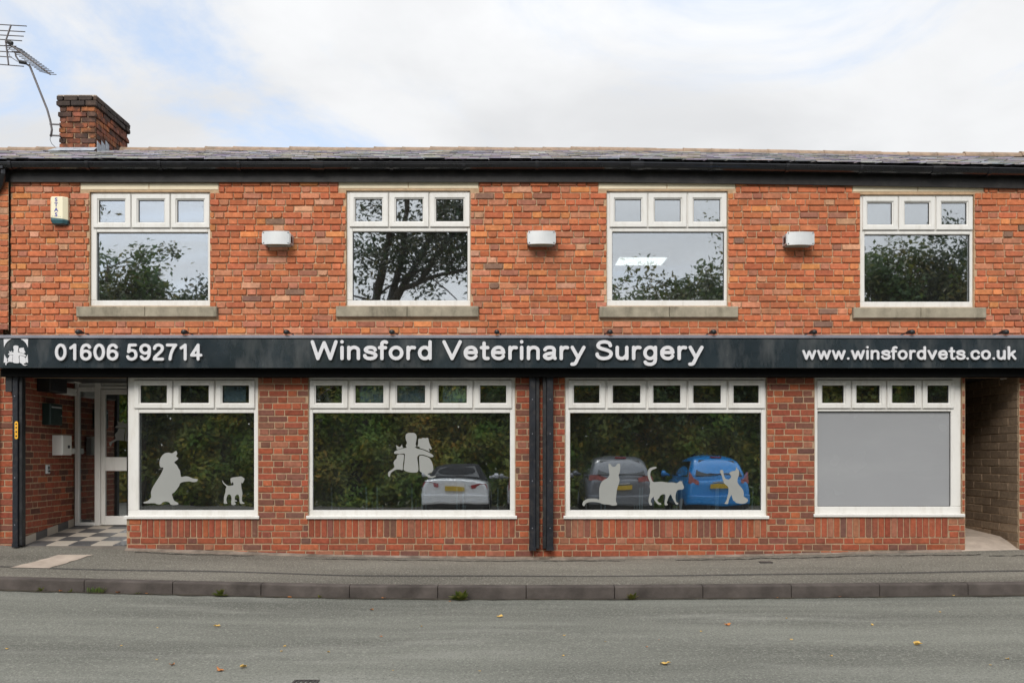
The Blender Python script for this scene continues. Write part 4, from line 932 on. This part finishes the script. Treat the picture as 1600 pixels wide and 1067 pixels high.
# fixtures in the lobby, all on the left side wall
def lobby_item(name, y0, y1, pz0, pz1, d_, m, label, cat, yref):
    za, zb = fz(pz1, yref), fz(pz0, yref); e = empty(name, (lx0+.007, (y0+y1)/2, za)); tag(e, label, cat); h = (y1-y0)/2
    mb = MB(); b = min(.01, h*.3); vs = []
    for x_, k in ((0, 0), (d_-b, 0), (d_, b)): vs += [(x_, -h+k, k), (x_, h-k, k), (x_, h-k, zb-za-k), (x_, -h+k, zb-za-k)]
    mb.add(vs, [(0,1,2,3), (8,9,10,11)]+[(r_*4+i, r_*4+(i+1) % 4, r_*4+4+(i+1) % 4, r_*4+4+i) for r_ in (0, 1) for i in range(4)]); mb.build('case', M[m], e)
    return e, zb-za, h
e, hh, h = lobby_item('heater_box', .30, .72, 589, 613, .16, 'blackplastic', 'black box heater high on the entrance side wall', 'heater', .5)
mb = MB()
for k in range(4): mb.box(.1605, .163, -h+.04, h-.04, .03+k*.035, .045+k*.035)
mb.build('grille', M['screw'], e)
e, hh, h = lobby_item('emergency_light', .74, 1.14, 606, 617, .08, 'plastic_w', 'pale emergency light strip beside the black heater box', 'light', .95)
mb = MB(); mb.box(.0805, .0825, h-.03, h-.015, hh*.4, hh*.6); mb.build('lamp_cover', M['vinyl'], e)
e, hh, h = lobby_item('exit_sensor', .98, 1.17, 584, 598, .13, 'plastic_w', 'grey sensor with a green light above the entrance screen', 'sensor', 1.05)
gm, gnt, gbs = newmat('green_led'); gbs.inputs['Emission Color'].default_value = (.05, 1, .15, 1); gbs.inputs['Emission Strength'].default_value = .5; gbs.inputs['Base Color'].default_value = (.02, .3, .05, 1)
mb = MB(); mb.box(.05, .065, -h-.003, -h+.001, hh*.4, hh*.55); mb.build('led', gm, e)
e, hh, h = lobby_item('letter_box', .42, .72, 631, 664, .10, 'dkgreen', 'dark green letter box on the entrance side wall', 'letter box', .57)
mb = MB(); mb.box(.1005, .103, -h+.03, h-.03, hh*.8, hh*.86); mb.tube([(.10, h*.75, hh*.45), (.108, h*.75, hh*.45)], .007, 8); mb.build('slot', M['silver'], e)
e, hh, h = lobby_item('sanitiser_dispenser', .66, .90, 680, 711, .13, 'plastic_w', 'white hand sanitiser dispenser beside the entrance screen', 'dispenser', .78)
mb = MB(); mb.box(.03, .09, h+.001, h+.05, .01, hh*.92); mb.build('pump', M['vinyl'], e)
mb = MB(); mb.box(.131, .133, h*.1, h*.5, hh*.35, hh*.5); mb.build('lever', M['screw'], e)
e, hh, h = lobby_item('socket', 1.07, 1.17, 700, 709, .05, 'plastic_w', 'small grey electrical socket beside the sanitiser dispenser', 'socket', 1.12)
e, hh, h = lobby_item('door_keypad', .49, .58, 726, 740, .02, 'silver', 'small metal keypad plate below the letter box', 'keypad', .53)
mb = MB(); mb.tube([(.02, 0, hh*.3), (.034, 0, hh*.3)], .012, 8); mb.box(.0205, .024, -.015, .02, hh*.5, hh*.85); mb.build('button', M['screw'], e)
# bracket light under the passage ceiling
e = empty('passage_camera', (fx(1575, .3), .3, fz(588, .3))); tag(e, 'small white security camera under the passage ceiling', 'camera')
mb = MB(); mb.box(-.07, .07, -.05, .05, -.035, .008); mb.build('base_plate', M['plastic_w'], e); mb = MB(); mb.tube([(0, 0, -.035), (0, -.01, -.06), (0, -.03, -.085)], [.03, .028, .014], 10); mb.build('dome', M['plastic_w'], e)
mb = MB(); mb.tube([(.02, .03, -.03), (.03, .03, -.09), (.01, .03, -.14), (-.03, .03, -.05)], .004, 5); mb.build('cable', M['blackplastic'], e)

# things seen through the glass
def chair(px, label):
    y = .55; x = fx(px, y); e = empty('waiting_chair', (x, y, .2)); tag(e, label, 'chair', 'waiting room chairs behind the glass')
    for s_ in (-1, 1):
        mb = MB(); mb.tube([(s_*.215, 0, 0), (s_*.215, -.02, .45), (s_*.215, -.05, .62)], .011, 8); mb.build('leg', M['chrome'], e)
        mb = MB(); mb.tube([(s_*.215, .46, 0), (s_*.215, .44, .44)], .011, 8); mb.build('leg', M['chrome'], e)
    mb = MB(); mb.bbox(-.2, .2, .0, .46, .40, .46, .02); mb.build('seat', M['chairfab'], e)
    mb = MB(); mb.bbox(-.2, .2, -.075, -.03, .50, .82, .015); mb.build('backrest', M['chairfab'], e)
for px in (546, 617, 687, 751): chair(px, 'dark waiting chair with steel legs behind the child silhouette window')
for px in (972, 1030, 1091, 1148): chair(px, 'dark waiting chair with steel legs behind the cat silhouette window')
for (a, b, q0, q1), lab in (((350, 384, 604, 628), 'blue grey notice inside the window with dog silhouettes'), ((562, 600, 603, 628.5), 'blue grey notice in the second small pane above the child silhouette'), ((620, 664, 603, 628), 'blue grey notice in the middle small pane above the child silhouette'), ((692, 728, 603, 628), 'blue grey notice in the fourth small pane above the child silhouette')):
    mb = MB(); y = .045; mb.box(fx(a, y), fx(b, y), y, y+.004, fz(q1, y), fz(q0, y)); tag(mb.build('notice', M['paper']), lab, 'notice')
lm, lnt, lbs = newmat('lit_diffuser'); lbs.inputs['Emission Color'].default_value = (1, .98, .94, 1); lbs.inputs['Emission Strength'].default_value = 1.5
e = empty('ceiling_light', (fx(1001, 4.2), 4.2, 4.41)); tag(e, 'lit rectangular ceiling light inside an upstairs room', 'ceiling light')
mb = MB(); mb.box(-.42, .42, -.33, .33, .0, .085); mb.build('housing', M['plastic_w'], e); mb = MB(); mb.box(-.385, .385, -.29, .29, -.006, -.001); mb.build('diffuser', lm, e)

# ------------------------------------------------------------------ weeds and fallen leaves
rw = random.Random(4)
def weed(px, py, n, s, label, blade=False):
    x, y, z = onroad(px, py); y = min(y, KY-.012); e = empty('weed', (x, y, z)); tag(e, label, 'weed', 'weeds in the kerb gutter'); mb = MB()
    for i in range(n):
        a = rw.uniform(math.pi, 2*math.pi) if not blade else rw.uniform(0, 6.28); l = s*rw.uniform(.6, 1.2); el = rw.uniform(.3, 1.2) if not blade else rw.uniform(1.0, 1.5)
        dv = Vector((math.cos(a)*math.cos(el), math.sin(a)*math.cos(el)*.7, math.sin(el))); sd = Vector((-math.sin(a), math.cos(a), 0))*(l*.2 if not blade else .004)
        b0 = Vector((rw.uniform(-.3, .3)*s*(4 if blade else .4), rw.uniform(-.02, 0), 0)); p1 = b0+dv*l*.55; p2 = b0+dv*l-Vector((0, 0, l*.15))
        mb.add([b0, p1+sd, p2, p1-sd], [(0,1,2,3)])
    mb.build('foliage', M['weed'], e)
for px, py, n, s, lab, bl in ((66, 922, 10, .06, 'tiny green weed by the kerb below the pale concrete patch', False), (112, 924, 8, .04, 'small seedling weed beside the grassy tuft', False), (150, 926, 60, .07, 'grassy green tuft growing along the kerb', True), (345, 931, 26, .09, 'leafy low green weed at the kerb below the dog window', False), (720, 937, 30, .13, 'taller spreading green weed at the kerb below the child window', False), (988, 936, 18, .09, 'small green weed at the kerb below the cat window', False), (217, 927, 8, .04, 'tiny sprouting weed in the gutter beyond the grassy tuft', False), (500, 933, 6, .04, 'single small sprout in the gutter between two windows', False)):
    weed(px, py, int(n*1.3), s*1.05, lab, bl)
LEAVES = [(344, 1048, .075, 'o'), (381, 1043, .07, 'y'), (340, 979, .06, 'y'), (780, 964, .07, 'y'), (1040, 1038, .085, 'y'), (1433, 1008, .08, 'y'), (1136, 977, .06, 'o'), (1363, 977, .035, 'y'), (581, 953, .05, 'o'), (452, 934, .05, 'o'), (882, 993, .025, 'y'), (268, 1040, .05, 'o'), (190, 1009, .025, 'y'), (245, 1031, .025, 'y'), (246, 981, .02, 'y'), (880, 1025, .025, 'y'), (946, 1003, .025, 'y'), (659, 979, .025, 'y'), (596, 995, .03, 'o'), (614, 1048, .02, 'y'), (750, 1049, .02, 'y'), (1229, 967, .03, 'y'), (1095, 987, .03, 'y'), (1236, 1000, .03, 'y'), (1299, 1025, .03, 'y'), (1469, 957, .03, 'y'), (1548, 1040, .025, 'y'), (1574, 1030, .035, 'y'), (445, 1010, .03, 'y'), (440, 1018, .03, 'y'), (513, 1019, .03, 'y'), (11, 1014, .03, 'y'), (600, 933, .05, 'o'), (95, 921, .05, 'o'), (185, 926, .05, 'o'), (230, 927, .04, 'o'), (1215, 931, .03, 'o'), (1313, 930, .04, 'o'), (1490, 929, .03, 'y'), (703, 940, .03, 'o'), (1030, 1000, .02, 'o'), (1011, 1011, .022, 'o')]
for px, py, s, c_ in LEAVES:
    x, y, z = onroad(px, py); mb = MB(); n = 9; pts = []
    lob = [1, .55, .9, .5, .8, .45, .8, .55, .9]
    for k in range(n): a = 2*math.pi*k/n; r_ = s*.55*lob[k]*rw.uniform(.8, 1.2); pts.append((r_*math.cos(a), r_*.8*math.sin(a), s*rw.uniform(.02, .38)))
    vs = [(0, 0, .004)]+pts+[(a_, b_, h_+.0015) for a_, b_, h_ in [(0, 0, .004)]+pts]
    mb.add(vs, [(0, 1+k, 1+(k+1) % n) for k in range(n)]+[(n+1, n+2+(k+1) % n, n+2+k) for k in range(n)])
    o = mb.build('fallen_leaf', M['deadleaf_o' if c_ == 'o' else 'deadleaf_y']); o.location = (x, y, z+.002); o.rotation_euler = (0, 0, rw.uniform(0, 6.3))
    tag(o, ('orange brown' if c_ == 'o' else 'pale yellow')+' fallen leaf lying on the grey road', 'leaf', 'fallen leaves on the road, '+('orange' if c_ == 'o' else 'yellow'))

# ------------------------------------------------------------------ across the road: parked cars, hedge and trees (they show in the glass)
def loft(mb, secs, mi=0):
    n = len(secs[0]); vs = [p for s_ in secs for p in s_]
    fs = [(i*n+j, i*n+j+1, (i+1)*n+j+1, (i+1)*n+j) for i in range(len(secs)-1) for j in range(n-1)]
    fs += [tuple(range(n)), tuple((len(secs)-1)*n+j for j in range(n))]; mb.add(vs, fs, mi)
def car(loc, label, pm, W, H, Ln, belt, style, rz=0):
    e = empty('parked_car', loc, rz); tag(e, label, 'car', None); w = W/2
    # body: sections from the rear (y=0) to the nose (y=-Ln); each is a half ring mirrored
    def sec(y, ww, zb, zt, crown):
        h = [(ww*.80, zb), (ww*.95, zb+.05), (ww*.99, zb+.22), (ww, zb+(zt-zb)*.55), (ww*.965, zt-.10), (ww*.90, zt-.015), (ww*.6, zt+crown*.7), (0, zt+crown)]
        return [(x_, y, z_) for x_, z_ in h]+[(-x_, y, z_) for x_, z_ in reversed(h[:-1])]
    b = belt
    st = [(.0, .80, .34, b-.12, .0), (-.03, .90, .27, b-.06, .01), (-.14, .965, .22, b-.01, .015), (-.5, 1., .2, b, .02), (-Ln*.35, 1., .19, b, .02), (-Ln*.62, 1., .19, b-.02, .02), (-Ln*.8, .98, .2, b-.09, .03), (-Ln*.94, .92, .22, b-.2, .03), (-Ln, .76, .3, b-.36, .01)]
    mb = MB(); loft(mb, [sec(y, w*k, zb, zt, c_) for y, k, zb, zt, c_ in st]); o = mb.build('body', pm, e, True); m_ = o.modifiers.new('s', 'SUBSURF'); m_.levels = 2; m_.render_levels = 2
    def gsec(y, z0, z1, wb, wt):
        h = [(wb, z0), (wb*.985, z0+(z1-z0)*.25), (wt*1.03, z1-.09), (wt*.93, z1-.02), (wt*.5, z1+.015), (0, z1+.02)]
        return [(x_, y, z_) for x_, z_ in h]+[(-x_, y, z_) for x_, z_ in reversed(h[:-1])]
    yr0, yr1, yf1, yf0 = style['gh']; wb, wt = w*.90, w*style['wt']
    mb = MB(); loft(mb, [gsec(yr0, b-.05, b+.02, wb*.95, wt*1.12), gsec(yr0*.55+yr1*.45, b-.05, b+(H-b)*.62, wb, wt*1.06), gsec(yr1, b-.05, H-.03, wb, wt), gsec((yr1+yf1)/2, b-.05, H, wb, wt), gsec(yf1, b-.05, H-.05, wb, wt*.98), gsec(yf0, b-.05, b+.0, wb*.97, wt*1.1)])
    o = mb.build('roof', style.get('roofmat', pm), e, True); m_ = o.modifiers.new('s', 'SUBSURF'); m_.levels = 2; m_.render_levels = 2
    # glazing panels just proud of the cabin
    def rp(t, s_): return (s_*(wb*.93*(1-t)+wt*.88*t), yr0*(1-t)+yr1*t, b+(H-b-.03)*t)
    off = Vector((0, H-b, (yr0-yr1))).normalized()*.035
    mb = MB(); P4 = [Vector(rp(.10, -.86)), Vector(rp(.10, .86)), Vector(rp(.80, .84)), Vector(rp(.80, -.84))]; P4 = [p+off for p in P4]
    mb.add([*P4, *[p-off*.8 for p in P4]], [(0,1,2,3), (0,1,5,4), (1,2,6,5), (2,3,7,6), (3,0,4,7)]); mb.build('rear_window', M['carglass'], e)
    for s_ in (-1, 1):
        mb = MB(); q = [(yr0-.30, b+.03), (yf0+.22, b+.03), (yf1+.05, H-.15), (yr1-.12, H-.15)]
        X_ = lambda z_: s_*((wb+(wt*1.03-wb)*max(0, min(1, (z_-b)/(H-.09-b))))+.004)
        mb.add([(X_(z_), y_, z_) for y_, z_ in q]+[(X_(z_)-s_*.03, y_, z_) for y_, z_ in q], [(0,1,2,3), (0,1,5,4), (1,2,6,5), (2,3,7,6), (3,0,4,7)]); mb.build('side_window', M['carglass'], e)
        # tail lamp, mirror
        mb = MB(); zc = style['lampz']; lw, lh = style['lamp']
        pts = [(w*.93, zc-lh*.4), (w*.93-lw, zc-lh*.5), (w*.93-lw*1.02, zc+lh*.1), (w*.93-lw*.5, zc+lh*.5), (w*.90, zc+lh*(.5+style.get('horn', 0)))]
        front = [(s_*x_, .022-.17*max(0, (x_-w*.6)/(w*.4))**2, z_) for x_, z_ in pts]; back = [(x_*.98, y_-.14, z_) for x_, y_, z_ in front]
        mb.add(front+back, [(0,1,2,3,4)]+[(i, (i+1) % 5, 5+(i+1) % 5, 5+i) for i in range(5)]); mb.build('tail_lamp', style['lampmat'], e)
        mb = MB(); ym = yf0+.42; mb.tube([(s_*(w*.93), ym, b+.04), (s_*(w+.07), ym, b+.07), (s_*(w+.12), ym, b+.09), (s_*(w+.2), ym, b+.09), (s_*(w+.22), ym, b+.09)], [.03, .04, .085, .08, .03], 10); mb.build('mirror', pm if not style.get('mirr') else style['mirr'], e, True)
        for yw in (-.78, -Ln+.85):
            wh = empty('wheel', (s_*(w-.12), yw, .31)); wh.parent = e; n = 20
            mb = MB(); mb.tube([(-.10, 0, 0), (-.09, 0, 0), (.09, 0, 0), (.10, 0, 0)], [.29, .31, .31, .29], n); mb.build('tyre', M['blackplastic'], wh)
            mb = MB(); mb.tube([(s_*.098, 0, 0), (s_*.106, 0, 0)], [.20, .18], n); mb.build('rim', M['silver'], wh)
    mb = MB(); loft(mb, [[(x_*w, y_, z_) for x_, y_ in ((-.97, -.22), (-.93, -.03), (-.7, .045), (-.3, .065), (.3, .065), (.7, .045), (.93, -.03), (.97, -.22))] for z_ in (.30, .36, .52, .56)]); mb.build('rear_bumper', pm, e, True)
    mb = MB(); loft(mb, [[(x_*w, y_, z_) for x_, y_ in ((-.95, -.2), (-.9, -.03), (-.6, .035), (.6, .035), (.9, -.03), (.95, -.2))] for z_ in (.2, .31)]); mb.build('lower_bumper', M['blackplastic'], e)
    mb = MB(); zp = style['platez']; mb.box(-.26, .26, .03, style.get('platey', .075), zp-.055, zp+.055); mb.build('number_plate', M['plate'], e)
    mb = MB(); mb.box(-.62*w, .62*w, .0, .022, b-.075, b-.06) if style.get('line') else mb.box(-.2, .2, .0, .03, zp+.085, zp+.105); mb.build('boot_trim', M['silver'], e)
    if style.get('brake'):
        mb = MB(); mb.box(-.14, .14, yr1-.02, yr1+.06, H-.055, H-.028); mb.build('brake_light', M['redlamp'], e)
        mb = MB(); mb.tube([(.05, yr0+.03, b+.08), (-.3, yr0-.01, b+.12)], .012, 6); mb.build('wiper', M['blackplastic'], e)
    return e
M['plate'] = pmat('yellow_plate', (.62, .42, .04), .4, .03); M['redlamp'] = pmat('red_lamp', (.35, .012, .02), .12, .1, 8, coat=1.0)
M['pinklamp'] = pmat('clear_red_lamp', (.45, .14, .13), .12, .35, 14, coat=1.0)
M['softtop'] = pmat('soft_top', (.02, .02, .022), .85)
whitep, greyp, bluep, darkp = paint('white_car_paint', (.80, .81, .81)), paint('silver_grey_car_paint', (.17, .18, .195)), paint('blue_car_paint', (.012, .27, .70)), paint('pale_silver_car_paint', (.38, .38, .39))
CY = -13.2; KV = (CAM_D-CY)/FPX; gz_ = lambda x: roadz(x, CY)
def cxp(px): return (px-800)*KV
suv = dict(gh=(-.06, -.62, -2.2, -3.15), wt=.74, lampz=.98, lamp=(.34, .17), lampmat=M['pinklamp'], platez=.78, brake=True, line=False)
car((cxp(710), CY, gz_(cxp(710))), 'white convertible with dark soft top parked facing the hedge', whitep, 1.84, 1.37, 4.6, .97, dict(gh=(-.75, -1.25, -2.3, -3.0), wt=.68, lampz=.80, lamp=(.40, .15), lampmat=M['redlamp'], platez=.70, roofmat=M['softtop'], line=True, platey=.075))
car((cxp(843), CY, gz_(cxp(843))), 'pale silver hatchback parked between the convertible and the grey car', darkp, 1.76, 1.5, 4.1, .95, dict(suv, lampz=.88, lamp=(.16, .5), lampmat=M['redlamp']))
car((cxp(973), CY, gz_(cxp(973))), 'dark silver grey family car parked beside the blue car', greyp, 1.82, 1.60, 4.4, 1.02, dict(suv, lampz=1.0, lamp=(.42, .17)))
car((cxp(1126), CY, gz_(cxp(1126))), 'bright blue small crossover car parked facing the hedge', bluep, 1.78, 1.58, 4.15, 1.0, dict(suv, wt=.70, lampz=.93, lamp=(.26, .16), horn=1.1, platez=.80))

def leaf_mesh(name, P, D, size, m, parent, seed):
    """P: leaf centres; each leaf a small folded rhombus, randomly turned"""
    r = np.random.default_rng(seed); n = len(P); nn = np.array([0, .55, .75])+r.normal(size=(n, 3))*.55; nn /= np.linalg.norm(nn, axis=1)[:, None]
    u = np.cross(nn, r.normal(size=(n, 3))); u /= np.linalg.norm(u, axis=1)[:, None]; v = np.cross(nn, u); v /= np.linalg.norm(v, axis=1)[:, None]; s = size*r.uniform(.6, 1.35, (n, 1))
    V = np.stack([P-u*s, P+v*s*.48+nn*s*.12, P+u*s, P-v*s*.48+nn*s*.12], 1).reshape(-1, 3)
    me = bpy.data.meshes.new(name); me.vertices.add(4*n); me.vertices.foreach_set('co', V.astype(np.float32).ravel()); me.loops.add(4*n); me.loops.foreach_set('vertex_index', np.arange(4*n, dtype=np.int32))
    me.polygons.add(n); me.polygons.foreach_set('loop_start', np.arange(0, 4*n, 4, dtype=np.int32)); me.polygons.foreach_set('loop_total', np.full(n, 4, dtype=np.int32)); me.materials.append(m); me.update(); me.validate()
    o = bpy.data.objects.new(name, me); C.objects.link(o); o.parent = parent; return o
def tree(loc, label, stems, crown, nleaf, lsize, m, seed, spread=.55):
    """stems: list of polylines (local); twigs grow from their upper parts; leaves gather round the twig ends"""
    r = random.Random(seed); e = empty('tree', loc); tag(e, label, 'tree', None); mb = MB(); tips = []
    for pts, r0 in stems:
        pts = [Vector(p) for p in pts]; n = len(pts); mb.tube(pts, [r0*(1-.75*i/(n-1)) for i in range(n)], 8)
        for k in range(crown):
            t = r.uniform(.35, 1.0)*(n-1); i = min(int(t), n-2); p = pts[i].lerp(pts[i+1], t-i)
            dv = Vector((r.gauss(0, 1), r.gauss(0, 1), r.gauss(.35, .6))).normalized(); l = r.uniform(.6, 1.9)*spread*2
            q = p+dv*l*.5+Vector((0, 0, .1)); s_ = q+(dv+Vector((r.gauss(0, .4), r.gauss(0, .4), r.gauss(0, .3))))*l*.5
            mb.tube([p, q, s_], [r0*.22*(1-.5*t/n), r0*.13, .012], 5); tips += [q.lerp(s_, .5), s_, s_+Vector((r.gauss(0, .3), r.gauss(0, .3), r.gauss(0, .3)))]
    mb.build('trunk', M['bark'], e, True)
    g_ = np.random.default_rng(seed); T = np.array([tuple(t) for t in tips]); idx = g_.integers(0, len(T), nleaf)
    P = T[idx]+g_.normal(size=(nleaf, 3))*np.array([.42, .42, .34])*spread
    leaf_mesh('crown', P, None, lsize, m, e, seed); return e
HY = -19.5
def vx(px): return (px-800)*(CAM_D-HY)/FPX
def vz(py): return CAM_H+(HOR-py)*(CAM_D-HY)/FPX
gz0 = -.52
tree((vx(552), HY, gz0), 'big spreading tree with forked dark trunks behind the white convertible', [([(0,0,0),(.2,0,3),(.5,0,6),(1.2,.2,9),(1.5,.2,13)], .26), ([(.15,0,3.2),(1.0,-.2,6.4),(1.6,-.2,8.5),(2.0,0,12.6)], .2), ([(.3,0,5.6),(1.6,.3,7.3),(3.0,.3,7.8),(4.4,.2,8.0)], .16), ([(.2,0,4.4),(-1,0,7),(-2.3,.2,10),(-3.8,0,11.2)], .15), ([(1.0,-.2,6.4),(2.4,-.4,9),(3.6,-.5,11.4)], .14), ([(2.2,.3,7.5),(3.4,.5,9.2),(4.2,.4,10.6)], .12)], 18, 13000, .09, M['birch'], 31, .75)
for px, top, lab, sd, mm in ((172, 372, 'slim upright tree rising above the far end of the hedge', 41, 'leaf'), (226, 436, 'small bushy tree in the hedge near the slim upright tree', 42, 'leaf'), (300, 424, 'rounded dark tree beside the big forked tree', 43, 'birch'), (968, 440, 'small tree above the hedge behind the dark grey car', 44, 'leaf'), (1072, 428, 'broad bushy tree behind the blue car', 45, 'leaf'), (1140, 405, 'tall bushy tree next to the broad tree behind the blue car', 46, 'leaf'), (1390, 385, 'open crowned tree beyond the blue car', 47, 'leaf'), (1450, 398, 'leafy tree beside the open crowned tree', 48, 'leaf'), (1515, 335, 'tall drooping dark tree at the end of the car park', 49, 'birch'), (820, 440, 'rounded tree behind the pale silver hatchback', 50, 'leaf')):
    h = vz(top)-gz0-1.0; w_ = .9
    tree((vx(px), HY+rw.uniform(-.3, .6), gz0), lab, [([(0,0,0),(.1,0,h*.4),(-.1,.1,h*.75),(.05,0,h)], .13), ([(.08,0,h*.35),(.6*w_,.1,h*.6),(1.0*w_,.1,h*.85)], .08), ([(.08,0,h*.4),(-.6*w_,-.1,h*.65),(-1.0*w_,0,h*.88)], .08)], 24, 11000, .095, M[mm], sd, .6)
g_ = np.random.default_rng(77)
def hedge_pts(NH, back, sz):
    X_ = g_.uniform(-20, 21, NH); top = 5.6+.45*np.sin(X_*1.1)+.35*np.sin(X_*2.7+1)+.25*np.sin(X_*6.1); front = -18.7+.35*np.sin(X_*.9+2)+.25*np.sin(X_*2.3)
    Zt = g_.uniform(0, 1, NH)**.85; Z_ = gz0+Zt*(top-back*.4-gz0); lump = .4*np.sin(X_*3.1+Z_*2.2)+.35*np.sin(Z_*3.7-X_*1.9)
    return np.stack([X_, front+lump*.8-np.abs(g_.normal(0, .24, NH))-.25*Zt-back, Z_], 1)
hd = empty('hedge', (0, HY, gz0)); hd['kind'] = 'stuff'; hd['label'] = 'tall dense green hedge along the far side of the car park'; hd['category'] = 'hedge'
for nm, NH, bk, sz, sd in (('foliage', 90000, 0, .11, 5), ('inner_foliage', 60000, .9, .24, 6)):
    o = leaf_mesh(nm, hedge_pts(NH, bk, sz)-np.array([0, HY, gz0]), None, sz, M['hedgeleaf'], hd, sd); o['kind'] = 'stuff'
